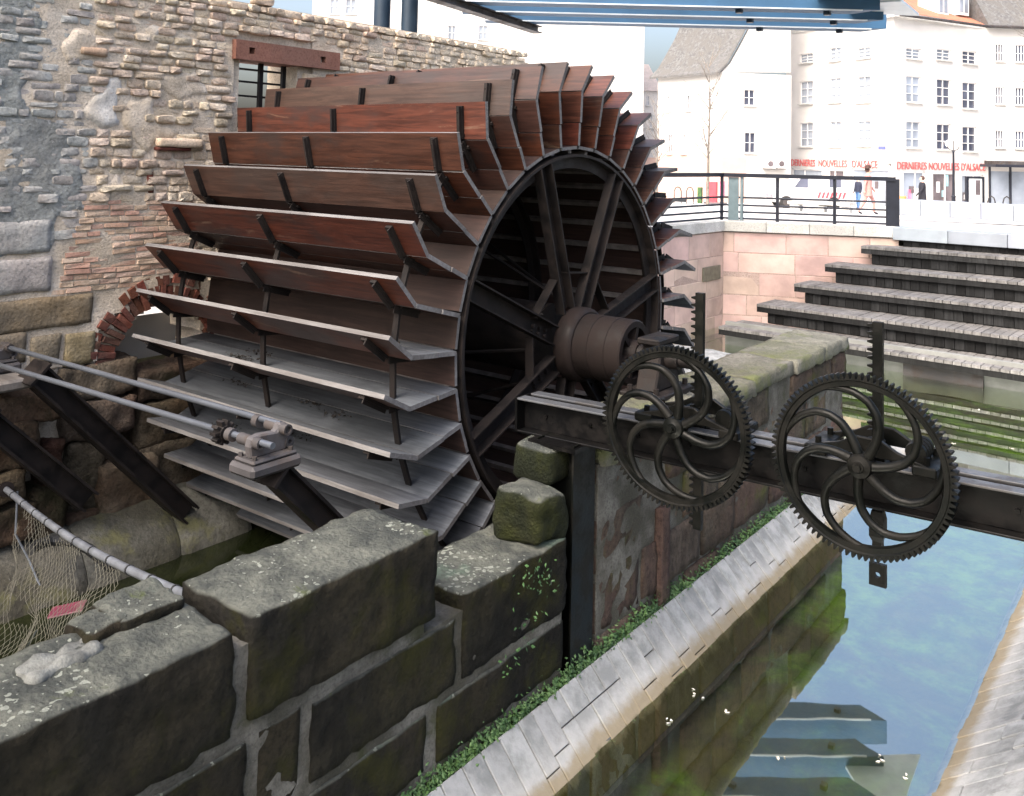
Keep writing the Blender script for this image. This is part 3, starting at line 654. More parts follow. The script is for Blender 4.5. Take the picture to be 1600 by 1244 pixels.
# ------------------------------------------------------------------ beam, post, gears, racks
BY = 5.5; beam = thing('steel_beam', 'double riveted dark steel beam carrying the gear wheels over the channel', 'beam', (-4.06, BY, -2.01)); beam.rotation_euler = (0, -.024, 0)
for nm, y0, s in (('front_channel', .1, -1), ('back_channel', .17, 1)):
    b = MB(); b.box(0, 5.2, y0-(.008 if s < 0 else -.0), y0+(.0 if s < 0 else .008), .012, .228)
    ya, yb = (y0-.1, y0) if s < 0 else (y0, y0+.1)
    b.box(0, 5.2, ya, yb, .228, .242, 1); b.box(0, 5.2, ya, yb, -.002, .012); b.build(nm, ['beam_iron', 'flange_worn_sheen'], beam, bevel=.003)
for k in range(14):
    MB().cyl((.2+k*.38, .075, .12), (.2+k*.38, .1, .12), .014, 6).build('rivet', 'beam_iron', beam)
MB().box(-.02, .0, 0, .27, 0, .24).build('end_plate', 'beam_iron', beam)
post = thing('iron_post', 'dark upright iron post under the beam against the wall', 'post', (-3.68, 5.56, -3.75))
b = MB(); b.box(-.15, -.135, -.14, .14, 0, 1.76); b.box(.155, .17, -.14, .14, 0, 1.76); b.box(-.135, .155, -.012, .012, 0, 1.76); b.build('column', 'gear_iron', post)
MB().box(-.2, .2, -.17, .17, 1.72, 1.75).build('head_plate', 'beam_iron', post)
TBL = [(.13, -30), (.2, -27), (.33, -23), (.47, -17.5), (.6, -9), (.71, 1), (.79, 13), (.85, 25), (.895, 36)]
def gear_meshes():
    rim = MB(); n = 176; rt, ro, ri = .475, .504, .429
    prof = []
    def ringp(r, y): return [Vector((r*math.cos(2*math.pi*i/n), y, r*math.sin(2*math.pi*i/n))) for i in range(n)]
    sec = [(ri, -.012), (ri+.006, -.026), (.462, -.026), (.468, -.034), (rt, -.034), (rt, .034), (.468, .034), (.462, .016), (ri, .012)]
    rings = [[Vector((r*math.cos(2*math.pi*i/n), y, r*math.sin(2*math.pi*i/n))) for r, y in sec] for i in range(n)]; rim.loft(rings, closed=True)
    nt_ = 92
    for k in range(nt_):
        a = 2*math.pi*k/nt_; e = Vector((math.cos(a), 0, math.sin(a))); t = Vector((-math.sin(a), 0, math.cos(a)))
        pr = [e*(rt-.003)-t*.0115, e*(rt-.003)+t*.0115, e*(rt+.014)+t*.009, e*ro+t*.0045, e*ro-t*.0045, e*(rt+.014)-t*.009]
        rim.prism([p+Vector((0,-.033,0)) for p in pr], (0,.066,0))
    rme = rim.mesh('toothed_rim', 'gear_iron', True, 35)
    arm = MB(); path = []; 
    for f_, dg in TBL: path.append((f_*.503, dg))
    P = []
    for i in range(len(path)-1):
        for s in range(3):
            t = s/3; P.append((path[i][0]*(1-t)+path[i+1][0]*t, path[i][1]*(1-t)+path[i+1][1]*t))
    P.append(path[-1]); pts = [Vector((r*math.cos(math.radians(d)), 0, r*math.sin(math.radians(d)))) for r, d in P]
    rings = []
    for i, p in enumerate(pts):
        d = (pts[min(i+1, len(pts)-1)]-pts[max(i-1, 0)]).normalized(); s_ = Vector((d.z, 0, -d.x)); w = .029-.01*i/len(pts); h = .03-.01*i/len(pts)
        rings.append([p+s_*w*math.cos(t)+Vector((0, h*math.sin(t), 0)) for t in [2*math.pi*q/10 for q in range(10)]])
    arm.loft(rings); ame = arm.mesh('arm', 'gear_iron', True, 50)
    hb = MB(); hb.lathe((0,-.06,0), (0,1,0), [(0,.001),(0,.03),(.006,.032),(.012,.045),(.016,.062),(.03,.068),(.1,.068),(.105,.055)], 24)
    hb.cyl((0,-.085,0),(0,-.055,0),.02,10); hme = hb.mesh('hub', 'gear_iron', True, 40)
    return rme, ame, hme
rme, ame, hme = gear_meshes()
GY = 5.36
RACKY = BY+.135
pin = MB(); nT = 12
pin.cyl((0,-.04,0),(0,.04,0),.066,24)
for k in range(nT):
    a = 2*math.pi*k/nT; e = Vector((math.cos(a),0,math.sin(a))); t = Vector((-math.sin(a),0,math.cos(a)))
    pin.prism([p+Vector((0,-.038,0)) for p in (e*.06-t*.014, e*.06+t*.014, e*.09+t*.006, e*.09-t*.006)], (0,.076,0))
pin_me = pin.mesh('pinion', 'gear_iron', True, 35)
for k, (u, v, ph, lab) in enumerate(((1055, 667, 1, 'left toothed iron gear wheel, nearest the water wheel hub'), (1345, 727, -20, 'right toothed iron gear wheel, hanging over the blue water'))):
    c = aY(u, v, GY); g = thing('gear_wheel', lab, 'gear wheel', c, 0, 'gear wheels on the beam')
    if k == 0: g.scale = (1.03, 1, 1.0)
    obj('toothed_rim', rme, g); obj('hub', hme, g)
    for j in range(7):
        a = obj('arm', ame, g); a.rotation_euler = (0, -math.radians(ph+j*360/7), 0)
    MB().cyl((0,0,0), (0,.62,0), .026, 12).build('shaft', 'gear_iron', g, True, 40)
    o = obj('pinion', pin_me, g); o.location = (0, RACKY-GY, 0)
    # bearing bracket on the beam
    bz = -2.01+.242+(c.x+4.06)*math.sin(.024)+.001
    br = thing('bearing_bracket', ('bolted iron bracket on the beam behind the left gear wheel', 'bolted iron bracket on the beam behind the right gear wheel')[k], 'bracket', (c.x, BY+.14, bz), 0, 'bearing brackets on the beam')
    for sx in (-1, 1):
        x0 = -.36 if sx < 0 else .24
        MB().box(x0, x0+.13, -.17, .17, 0, .055).build('foot', 'gear_iron', br, bevel=.008)
        for y in (-.11, .11): MB().cyl((x0+.065,y,.05),(x0+.065,y,.095),.02,6).build('bolt', 'gear_iron', br)
    for y in (-.145, .145):
        b = MB(); b.prism([(-.34,y-.016,.05),(.34,y-.016,.05),(.16,y-.016,.1),(.07,y-.016,.15),(-.07,y-.016,.15),(-.16,y-.016,.1)], (0,.032,0)); b.build('cheek', 'gear_iron', br, bevel=.005)
    ro = MB()
    for q in range(4): ro.lathe((.245,-.1+q*.05,.1), (0,1,0), [(0,.03),(0,.056),(.018,.062),(.036,.056),(.036,.03)], 16)
    ro.build('guide_roller', 'gear_iron', br, True, 40)
def rack(name, lab, top, bot, foot=None):
    p, q = aY(*top, RACKY), aY(*bot, RACKY); x = (p.x+q.x)/2+.0; L = p.z-q.z
    t = thing(name, lab, 'rack bar', (x, RACKY, q.z), 0, 'toothed racks')
    b = MB(); b.box(-.028, .028, -.018, .018, 0, L); n = int(L/.047)
    for k in range(n):
        z = .02+k*.047
        if z > L-.03: break
        b.prism([(-.026,-.018,z),(-.026,-.018,z+.026),(-.058,-.018,z+.018),(-.058,-.018,z+.008)], (0,.036,0))
    b.build('bar', 'gear_iron', t)
    if foot:
        f = aY(*foot, RACKY).z-q.z; m_ = f*.62
        b = MB(); b.loft([[Vector((x_*w, y_*w, z)) for x_, y_ in ((-1,-1),(1,-1),(1,1),(-1,1))] for z, w in ((.01,.03),(-.04,.04),(m_*.5,.04),(m_*.62,.026),(m_,.026))]); b.build('rod', 'gear_iron', t)
        b = MB(); zc = f*.84; h = -f*.15; n = 16; y = -.014
        o_r = [Vector((.047*max(-1, min(1, 1.5*math.cos(2*math.pi*i/n))), y, zc+h*max(-1, min(1, 1.5*math.sin(2*math.pi*i/n))))) for i in range(n)]
        i_r = [Vector((.016*math.cos(2*math.pi*i/n), y, zc+.016*math.sin(2*math.pi*i/n))) for i in range(n)]
        off = Vector((0,.028,0)); b.loft([[a, c, c+off, a+off] for a, c in zip(i_r, o_r)], closed=True); b.build('eye_plate', 'gear_iron', t)
    return t
rack('rack', 'toothed rack bar rising behind the left gear wheel', (1097, 458), (1088, 826))
rack('rack', 'tall toothed rack bar rising behind the right gear wheel with an eye at its foot', (1372, 503), (1372, 800), (1378, 918))

# ------------------------------------------------------------------ sluice shafts in front of the wheel
SY = 3.66
u0, u1 = aY(20, 545, SY+.1), aY(428, 660, SY+.1); l0, l1 = aY(-30, 562, SY-.1), aY(396, 688, SY-.1)
tag(MB().cyl(u0+(u0-u1)*.05, u1+(u1-u0)*.02, .02, 12).build('drive_shaft', 'shaft_steel', None, True, 40), 'upper of two steel shafts crossing in front of the wheel', 'shaft', 'sluice shafts')
tag(MB().cyl(l0, l1+(l1-l0)*.05, .02, 12).build('drive_shaft', 'shaft_steel', None, True, 40), 'lower of two steel shafts crossing in front of the wheel', 'shaft', 'sluice shafts')
def sluice_bearing(loc, lab, u, l):
    t = thing('shaft_bearing', lab, 'bearing', loc, 0, 'sluice shaft bearings'); L = Vector(loc)
    MB().box(-.12,.12,-.19,.19,0,.075).build('base_block', 'bearing_iron', t, bevel=.02)
    MB().box(-.095,.095,-.165,.165,.075,.1).build('foot_plate', 'bearing_iron', t, bevel=.01)
    uu, ll = u-L, l-L
    b = MB(); b.prism([(-.03,-.13,.095),(-.03,.13,.095),(-.03,uu.y+.05,uu.z-.06),(-.03,uu.y+.045,uu.z-.01),(-.03,uu.y+.025,uu.z+.036),(-.03,uu.y-.025,uu.z+.036),(-.03,uu.y-.045,uu.z-.01),(-.03,ll.y+.035,ll.z+.04),(-.03,ll.y-.03,ll.z+.03),(-.03,ll.y-.045,ll.z-.02)], (.06,0,0)); b.build('bracket', 'bearing_iron', t, bevel=.01)
    for p, s in ((uu,1),(ll,1)):
        q = MB(); q.lathe(p+Vector((-.12,0,0)), (1,0,0), [(0,.022),(0,.034),(.2,.034),(.2,.022),(.18,.018)], 16); q.build('sleeve', 'bearing_iron', t, True, 40)
        q = MB(); q.lathe(p+Vector((-.24,0,0)), (1,0,0), [(0,.02),(0,.04),(.05,.04),(.05,.02)], 12); q.build('collar', 'bearing_iron', t, True, 40)
    q = MB(); q.cyl(ll+Vector((-.34,0,0)), ll+Vector((-.26,0,0)), .045, 10)
    for k in range(10):
        a = 2*math.pi*k/10; e = Vector((0,math.cos(a),math.sin(a))); q.obox(ll+Vector((-.3,0,0))+e*.055, e*.02, (.03,0,0), Vector((1,0,0)).cross(e)*.009)
    q.build('pinion', 'wheel_iron', t)
    q = MB(); q.lathe((-.04,.15,.14), (1,0,0), [(0,.015),(0,.032),(.08,.032),(.08,.015),(.06,.012)], 16); q.build('boss', 'bearing_iron', t, True, 40)
    for x in (-.065,.065):
        for y in (-.135,.135): MB().cyl((x,y,.098),(x,y,.122),.015,6).build('bolt', 'bearing_iron', t)
    return t
b2 = Vector((u1.x+.06, SY, u1.z-.25)); sluice_bearing(b2, 'grey iron bearing on a slanted strut above the near wall', Vector((b2.x, SY+.1, u1.z-.02)), Vector((b2.x, SY-.1, l1.z-.01)))
b1 = Vector((u0.x-.12, SY, u0.z-.2)); sluice_bearing(b1, 'dark iron bearing at the left edge beside the ruined wall', Vector((b1.x, SY+.1, u0.z)), Vector((b1.x, SY-.1, l0.z)))
def strut(lab, p, q, w=.2, h=.15):
    p, q = Vector(p), Vector(q); d = (q-p).normalized(); x = Vector((1,0,0)); n = x.cross(d); t = thing('strut', lab, 'strut', q); c = (p-q)/2; L = (p-q).length/2
    MB().obox(c+n*h/2, d*L, x*w/2, n*.01).build('flange', 'wheel_iron', t); MB().obox(c-n*h/2, d*L, x*w/2, n*.01).build('flange', 'wheel_iron', t)
    MB().obox(c, d*L, x*.01, n*(h/2-.01)).build('web', 'wheel_iron', t)
    MB().obox((p-q), d*.012, x*(w/2+.03), n*(h/2+.03)).build('head_plate', 'wheel_iron', t); return t
strut('short slanted iron strut rising from behind the near wall to the bearing', b2+Vector((.0,.06,-.02)), b2+Vector((.0,1.1,-1.05)), .15, .13)
strut('long black slanted iron strut running down into the pit at left', aX(52, 582, -7.85), aX(292, 802, -7.85), .22, .16)
strut('dark slanted iron strut between the brown stones at the left edge', Vector((-7.9,3.45,-2.2)), Vector((-7.9,4.35,-3.1)), .2, .16)
tag(MB().obox(b1+Vector((.15,.0,-.05)), (.24,0,0), (0,.22,0), (0,0,.045)).build('timber_pad', 'sill_timber', None, bevel=.02), 'grey timber pad under the left shaft bearing', 'timber')

# ------------------------------------------------------------------ ruined rubble wall at the left
XF = -8.38; XB = -8.92; ZT = 1.62
ruin = thing('ruined_wall', 'tall ruined rubble wall of cream stone with patches of brick', 'wall', (XF, 5, -2.1)); RL = Vector((XF, 5, -2.1))
AC = (5.33, -2.06); AR = .5
WN = (6.12, 6.92, .25, .99)
def arch_top(y):
    d = AR*AR-(y-AC[0])**2; return AC[1]+math.sqrt(d) if d > 0 else None
core = MB()
def cb(y0, y1, z0, z1): core.box(XB-RL.x, XF-RL.x, y0-RL.y, y1-RL.y, z0-RL.z, z1-RL.z)
cb(-3, AC[0]-AR, -4.3, ZT+.0); n = 14
for i in range(n):
    y0, y1 = AC[0]-AR+2*AR*i/n, AC[0]-AR+2*AR*(i+1)/n; cb(y0, y1, arch_top((y0+y1)/2), ZT+.0)
cb(AC[0]+AR, WN[0], -2.6, ZT+.0); cb(WN[0], WN[1], -2.6, WN[2]); cb(WN[0], WN[1], WN[3]+.2, ZT+.0); cb(WN[1], 11.2, -2.6, ZT+.0)
core.build('mortar_core', 'rubble_mortar', ruin)
cg = MB()
for i in range(60):                                         # uneven pointing between the stones
    for j in range(26):
        y0, z0 = 2.0+i*.155, -2.0+j*.14
        if (y0+.08-AC[0])**2+(z0+.07-AC[1])**2 < (AR+.2)**2 or (WN[0]-.2 < y0 < WN[1]+.05 and WN[2]-.2 < z0 < WN[3]+.25) or z0+.14 > ZT-.02: continue
        f = lambda y, z: XF+.03+.022*noise.noise((y*3.1, z*3.7, 2.2))
        cg.add([Vector((f(y, z), y, z))-RL for y, z in ((y0,z0),(y0+.155,z0),(y0+.155,z0+.14),(y0,z0+.14))], [(0,1,2,3)])
cg.build('pointing', 'rubble_mortar', ruin, True)
def stone_mesh(name, mat, seed):
    rr = random.Random(seed); b = MB(); n = 10; A = [(.5*math.copysign(abs(math.cos(t))**.35, math.cos(t)), .5*math.copysign(abs(math.sin(t))**.45, math.sin(t))) for t in [2*math.pi*(i+.5)/n for i in range(n)]]
    A = [(x*rr.uniform(.86, 1.03), y*rr.uniform(.84, 1.03)) for x, y in A]
    rings = [[Vector((0, x, y)) for x, y in A], [Vector((.62+rr.uniform(-.1,.1), x*.98, y*.97)) for x, y in A], [Vector((1+rr.uniform(-.14,.1), x*.84, y*.78)) for x, y in A]]
    b.loft(rings, cap=False); o = len(b.v)
    b.v.append((1.0+rr.uniform(-.06,.1), rr.uniform(-.1,.1), rr.uniform(-.1,.1)))
    for i in range(n): b.f.append((20+i, 20+(i+1) % n, o)); b.m.append(0)
    return b.mesh(name, mat, True, 75)
SM = {m_: [stone_mesh('stone', m_, 100+i) for i in range(8)] for m_ in ('rubble', 'rubble_grey')}
def inpoly(x, y, P):
    r = False; j = len(P)-1
    for i in range(len(P)):
        if (P[i][1] > y) != (P[j][1] > y) and x < (P[j][0]-P[i][0])*(y-P[i][1])/(P[j][1]-P[i][1])+P[i][0]: r = not r
        j = i
    return r
WHEELPX = [(470,130),(380,165),(330,205),(290,255),(258,315),(232,385),(330,600),(900,600),(1050,400),(900,105)]
PATCH = [('plaster_white', [(128,155),(165,140),(170,118),(188,125),(185,195),(150,200),(128,185)]), ('rubble_mortar', [(190,150),(235,150),(248,190),(292,205),(240,225),(238,262),(205,225),(188,195)]),
         ('rubble_mortar', [(90,70),(110,40),(160,60),(150,95),(100,100)]), ('rubble_mortar', [(235,120),(300,110),(330,150),(270,160)]), ('rubble_mortar', [(215,40),(250,36),(250,70),(225,75)]), ('rubble_mortar', [(150,290),(180,270),(205,300),(170,312)])]
cells = []; rr = random.Random(21); z = -2.02
while z < ZT+.02:
    h = rr.uniform(.06, .105); y = 2.0-rr.random()*.2
    while y < 11.25:
        w = min(.36, max(.08, rr.gauss(.185, .065))); yc, zc = y+w/2, z+h/2+.02*noise.noise((y*.8, z, 3)); y += w
        hh = h*rr.uniform(.85, 1.12); ww = w
        if z+h > ZT+.02 and rr.random() < .9: continue
        if (yc-AC[0])**2+(zc-AC[1])**2 < (AR+.33)**2: continue
        if WN[0]-w/2-.02 < yc < WN[1]+w/2+.02 and WN[2]-.1 < zc < WN[3]+.05: continue
        if 5.98 < yc < 7.52 and .92 < zc < 1.27: continue
        lb = 4.2+(zc+1.34)*.32
        if -1.37 < zc < -.5 and lb < yc < 5.62: continue
        if zc < -.95 and yc < 4.72: continue
        if zc < -.6 and yc < 4.25 : continue
        u, v, dd = proj((XF, yc, zc))
        if any(inpoly(u, v, P_) for _, P_ in PATCH) and rr.random() < .8: continue
        edge = 138+14*noise.noise((zc*3, 1.5, 0))-(max(0, v-290))*.35; grey = u < edge and v < 420
        cells.append((yc, zc, ww, hh, 'rubble_grey' if grey else 'rubble', (u, v, ww*hh/dd/dd)))
    z += h
vis = sorted([c for c in cells if -10 < c[5][0] < 1000 and -5 < c[5][1] < 620 and not inpoly(c[5][0], c[5][1], WHEELPX)], key=lambda c: -c[5][2])
ind = set(id(c) for c in vis[:300]); rest = {'rubble': MB(), 'rubble_grey': MB()}
for c in cells:
    yc, zc, w, h, m_, pxs = c; me = SM[m_][rr.randrange(8)]; dp = rr.uniform(.03, .075)*(1 if m_ == 'rubble' else .7)
    rot = rr.uniform(-.06, .06); fl = rr.choice((-1, 1)); p = Vector((XF-.02, yc, zc))-RL
    if id(c) in ind:
        o = obj('stone', me, ruin); o.location = p; o.scale = (dp+.02, w*1.06, h*1.08); o.rotation_euler = (rot, 0, 0)
    else:
        mt = Matrix.Translation(p) @ Matrix.Rotation(rot, 4, 'X') @ Matrix.Diagonal((dp+.02, w*1.06, h*1.08, 1)); rest[m_].add([mt @ v.co for v in me.vertices], [tuple(q.vertices) for q in me.polygons])
for m_, b in rest.items():
    if b.v: stuff(b.build('far_stones', m_, ruin, True, 50))
# grey render clinging to the left end, white and pale patches
def patch(name, mat, uvs, th, seed, parent=ruin, xf=XF, g=.035):
    """a thin uneven coat of render, feathered to its ragged edge"""
    P = [aX(u, v, xf) for u, v in uvs]; P2 = [(p.y, p.z) for p in P]; y0, y1 = min(p[0] for p in P2)-.1, max(p[0] for p in P2)+.1; z0, z1 = min(p[1] for p in P2)-.1, max(p[1] for p in P2)+.1
    def dist(y, z):
        d = 9
        for i in range(len(P2)):
            ax_, ay_ = P2[i]; bx_, by_ = P2[(i+1) % len(P2)]; vx, vy = bx_-ax_, by_-ay_; t = max(0, min(1, ((y-ax_)*vx+(z-ay_)*vy)/max(1e-6, vx*vx+vy*vy))); d = min(d, math.hypot(y-ax_-vx*t, z-ay_-vy*t))
        return d if inpoly(y, z, P2) else -d
    ny, nz = int((y1-y0)/g)+1, int((z1-z0)/g)+1; b = MB(); H = {}
    for i in range(ny+1):
        for j in range(nz+1):
            y, z = y0+i*g, z0+j*g; d = dist(y, z)+.07*noise.noise((y*4, z*4, seed))+.03*noise.noise((y*13, z*13, seed))
            H[i, j] = -.03+min(1, max(0, d/.07+.5))*(th+.04)+(.016*noise.noise((y*5, z*6, seed+4))+.008*noise.noise((y*15, z*17, seed)))
    idx = {}
    for i in range(ny):
        for j in range(nz):
            q = [(i,j),(i+1,j),(i+1,j+1),(i,j+1)]
            if max(H[k] for k in q) < -.005: continue
            f = []
            for k in q:
                if k not in idx: idx[k] = len(b.v); b.v.append(tuple(Vector((xf+H[k], y0+k[0]*g, z0+k[1]*g))-RL))
                f.append(idx[k])
            b.f.append(tuple(f)); b.m.append(0)
    return b.build(name, mat, parent, True, None)
patch('render_patch', 'plaster_grey', [(-60,-80),(55,-80),(70,60),(40,150),(60,180),(105,200),(125,270),(132,330),(95,345),(80,395),(-60,405)], .028, 2)
for k, (m_, uvs) in enumerate(PATCH): patch('plaster_patch', m_, uvs, .04, 3+k)
# panel of thin pale bricks
bm_ = []
for i in range(5):
    r2 = random.Random(300+i); b = MB(); J = lambda s=.06: r2.uniform(-s, s)
    fr_ = [(-.5+J(.02), -.5+J()), (.5+J(.02), -.5+J()), (.5+J(.02), .5+J()), (-.5+J(.02), .5+J())]
    vs = [Vector((0, x, y)) for x, y in fr_]+[Vector((.8+J(.15), x, y)) for x, y in fr_]+[Vector((1+J(.1), x*.965, y*.84)) for x, y in fr_]
    b.add(vs, [(8,9,10,11)]+[(i_,(i_+1)%4,4+(i_+1)%4,4+i_) for i_ in range(4)]+[(4+i_,4+(i_+1)%4,8+(i_+1)%4,8+i_) for i_ in range(4)]); bm_.append(b)
BP = [b.mesh('brick', 'brick_pale') for b in bm_]; BRD = [b.mesh('brick', 'brick_red') for b in bm_]
z = -1.36; rr = random.Random(8)
while z < -.52:
    h = .058; y = 4.2+(z+1.34)*.32+rr.uniform(-.04, .04)
    while y < 5.62:
        w = rr.choice((.25, .25, .27, .13, .15, .2)); yc = y+w/2; y += w
        if (yc-AC[0])**2+(z+.03-AC[1])**2 < (AR+.31)**2: continue
        o = obj('brick', rr.choice(BP), ruin); o.location = Vector((XF-.02, yc, z+h/2+.012*math.sin(yc*3+z*9)))-RL; o.scale = (rr.uniform(.05, .068), w-.012, h-.013); o.rotation_euler = (rr.uniform(-.015,.015)-.03*(yc-4.9)*0, 0, 0)
    z += h
for ring, (r0, r1, st) in enumerate(((AR+.005, AR+.2, 6.6), (AR+.205, AR+.31, 7.5))):
    a = -4
    while a < 184:
        if ring == 0 or rr.random() < .85:
            am = a+st/2+rr.uniform(-1.2, 1.2); rm_ = (r0+r1)/2+rr.uniform(-.012,.012); o = obj('arch_brick', rr.choice(BRD), ruin)
            o.location = Vector((XF-.03, AC[0]+rm_*math.cos(math.radians(am)), AC[1]+rm_*math.sin(math.radians(am))))-RL
            o.scale = (rr.uniform(.055, .1), (r1-r0)*rr.uniform(.88, .98), math.radians(st)*rm_*.86); o.rotation_euler = (math.radians(am), 0, 0)
        a += st
def pxblock(parent, loc, name, mat, xf, xb, u0, v0, u1, v1, **k):
    a, c = aX(u0, (v0+v1)/2, xf), aX(u1, (v0+v1)/2, xf); um = (u0+u1)/2; t, bt = aX(um, v0, xf), aX(um, v1, xf)
    kk = dict(res=.06, amp=.02, rnd=.03, seed=int(abs(u0)+v0), sc=5, big=.012); kk.update(k)
    return rough(name, mat, Vector((xb, a.y, bt.z))-loc, Vector((xf, c.y, t.z))-loc, parent, **kk)
for u0, v0, u1, v1, mt in ((-60,405,82,463,'rubble_grey'), (-60,467,147,520,'sandstone'), (-60,524,43,575,'sandstone'), (47,523,97,572,'sandstone'), (101,518,151,572,'sandstone'), (-60,345,82,400,'rubble_grey')):
    pxblock(ruin, RL, 'quoin', mt, XF+.055, XF-.1, u0+1, v0+1, u1-1, v1-1, amp=.015, rnd=.02, res=.05)
pxblock(ruin, RL, 'ledge_brick', 'brick_pale', XF+.12, XF-.02, 250, 217, 318, 230, res=.03, rnd=.01, amp=.006)
pxblock(ruin, RL, 'ledge_tile', 'brick_red', XF+.1, XF-.02, 246, 230, 300, 236, res=.03, rnd=.006, amp=.004)
pxblock(ruin, RL, 'ledge_brick', 'brick_pale', XF+.07, XF-.02, 128, 75, 168, 86, res=.03, rnd=.01, amp=.006)
for u0, v0, u1, v1 in ((231,268,240,285),(233,287,241,302)): pxblock(ruin, RL, 'arch_brick', 'brick_red', XF+.05, XF-.02, u0, v0, u1, v1, res=.03, rnd=.01, amp=.005)
rr = random.Random(41); z = -3.2
while z < -1.0:                                             # big hewn blocks along the foot of the wall
    y = -.6; h = rr.uniform(.36, .46)
    while y < 3.5:
        l = rr.uniform(.6, 1.0); y1 = min(3.6, y+l)
        if y1-y > .2: rough('quoin', rr.choice(('sandstone', 'rubble_grey')), Vector((XF-.1, y, z))-RL, Vector((XF+.05, y1-.02, z+h-.02))-RL, ruin, res=.12, amp=.015, rnd=.02, seed=int(y*10+z*70)+300)
        y = y1
    z += h
# lintel with two sockets, window bars
b = MB(); y0, y1, z0, z1 = 6.0, 7.48, .985, 1.195; ys = [y0, y0+.17, y0+.25, y1-.3, y1-.22, y1]; zs_ = [z0, z0+.07, z0+.14, z1]; xo, xi = XF+.1, XF+.01
for i in range(5):
    for j in range(3):
        hole = i in (1, 3) and j == 1; b.box(XF-.3-RL.x, (xi if hole else xo)-RL.x, ys[i]-RL.y, ys[i+1]-RL.y, zs_[j]-RL.z, zs_[j+1]-RL.z)
b.build('lintel', 'lintel', ruin)
wb = thing('window_lattice', 'dark timber lattice in the small opening under the red lintel', 'lattice', (XF-.2, 6.5, .3))
for z in (.12, .3, .46, .6): MB().box(-.02, .02, -.42, .4, z, z+.022).build('crossbar', 'wheel_iron', wb)
for y in (-.36, -.02, .3): MB().box(.05, .09, y, y+.05, -.04, .7).build('upright', 'wheel_iron', wb)

# ------------------------------------------------------------------ stonework below the ruined wall
led = thing('pit_masonry', 'stepped brown masonry below the ruined wall in the pit', 'masonry', (-8, 4, -3.5)); DL = Vector((-8, 4, -3.5))
for (u0, v0, u1, v1, xf, mt) in ((96,568,215,622,-8.3,'brown_stone'), (216,572,330,622,-8.32,'brown_stone'), (104,628,215,684,-8.24,'brown_stone'), (217,622,330,690,-8.28,'brown_stone'), (-60,618,100,672,-8.1,'brown_stone'), (-60,672,62,742,-8.02,'red_stone'), (66,690,104,780,-8.16,'red_stone'),
                             (108,690,165,800,-8.26,'brown_stone'), (163,722,250,832,-8.12,'brown_stone'), (205,688,335,770,-8.26,'brown_stone'), (252,772,335,815,-8.24,'brown_stone'), (-80,745,46,800,-7.98,'red_stone'), (-80,802,60,862,-8.0,'brown_stone'), (50,765,104,862,-8.06,'brown_stone'), (106,800,160,850,-8.14,'brown_stone')):
    pxblock(led, DL, 'block', mt, xf, -8.75, u0+1, v0+1, u1-1, v1-1, amp=.028, big=.03, rnd=.025, res=.05, sc=7)
for k in range(8):
    rough('back_block', 'brown_stone', Vector((-8.9, 5.75+k*.75, -4.2))-DL, Vector((-8.33, 6.47+k*.75, -2.1-.1*(k % 2)))-DL, led, res=.15, amp=.03, rnd=.04, seed=70+k)
lip = thing('concrete_lip', 'pale rounded stone apron sloping into the dark pit water', 'apron', (-8, 4, -3.6)); PL = Vector((-8, 4, -3.6))
rr = random.Random(3)
for k, (y0, y1) in enumerate(((1.9, 3.2), (3.21, 4.3), (4.31, 5.2), (5.21, 6.0))):
    b = MB(); rings = []; nn = 12
    for i in range(nn+1):
        y = y0+(y1-y0)*i/nn; ins = .02 if i in (0, nn) else 0
        prof = [(-8.6,-3.9),(-8.6,-3.3),(-8.3,-3.33),(-8.08,-3.37),(-7.94,-3.43),(-7.83,-3.52),(-7.74,-3.64),(-7.69,-3.8),(-7.66,-4.2),(-8.2,-4.2)]
        rings.append([Vector((x+(.02*noise.noise((y*2.5, q*1.3, k)) if q > 1 else 0)-(ins if q > 4 else 0), y, z+.03*noise.noise((y*2, q*.9, 5+k))-ins))-PL for q, (x, z) in enumerate(prof)])
    b.loft(rings); b.build('apron_stone', 'lip_stone', lip, True, 50)
pts = []
for k in range(900):
    y = rr.uniform(4.7, 5.7); pts.append(((-8.2+rr.gauss(0,.05), y, -3.33+abs(rr.gauss(0,.03))), Vector((.3,0,1))))
stuff(leaves('moss', pts, 'leaf', .012, lip, seed=9))
pole = thing('net_pole', 'bright steel pole with black ties lying across the pit', 'pole', aX(10, 765, -7.95))
a, c = Vector((0,0,0)), aX(303, 935, -4.02)-aX(10, 765, -7.95)
sag = lambda t: a.lerp(c, t)+Vector((0, 0, -.12*math.sin(math.pi*t)*.6))
MB().tube([sag(i/24) for i in range(25)], .024, 10).build('tube', 'pipe_steel', pole, True, 40)
for k in range(11):
    t_ = .06+k*.088; d = (sag(t_+.01)-sag(t_)).normalized(); MB().cyl(sag(t_)-d*.008, sag(t_)+d*.008, .029, 10).build('tie', 'black_rubber', pole)
MB().lathe(a, (c-a), [(-.03,.01),(-.03,.06),(.0,.06),(.0,.02)], 14).build('end_cap', 'hub_iron', pole)
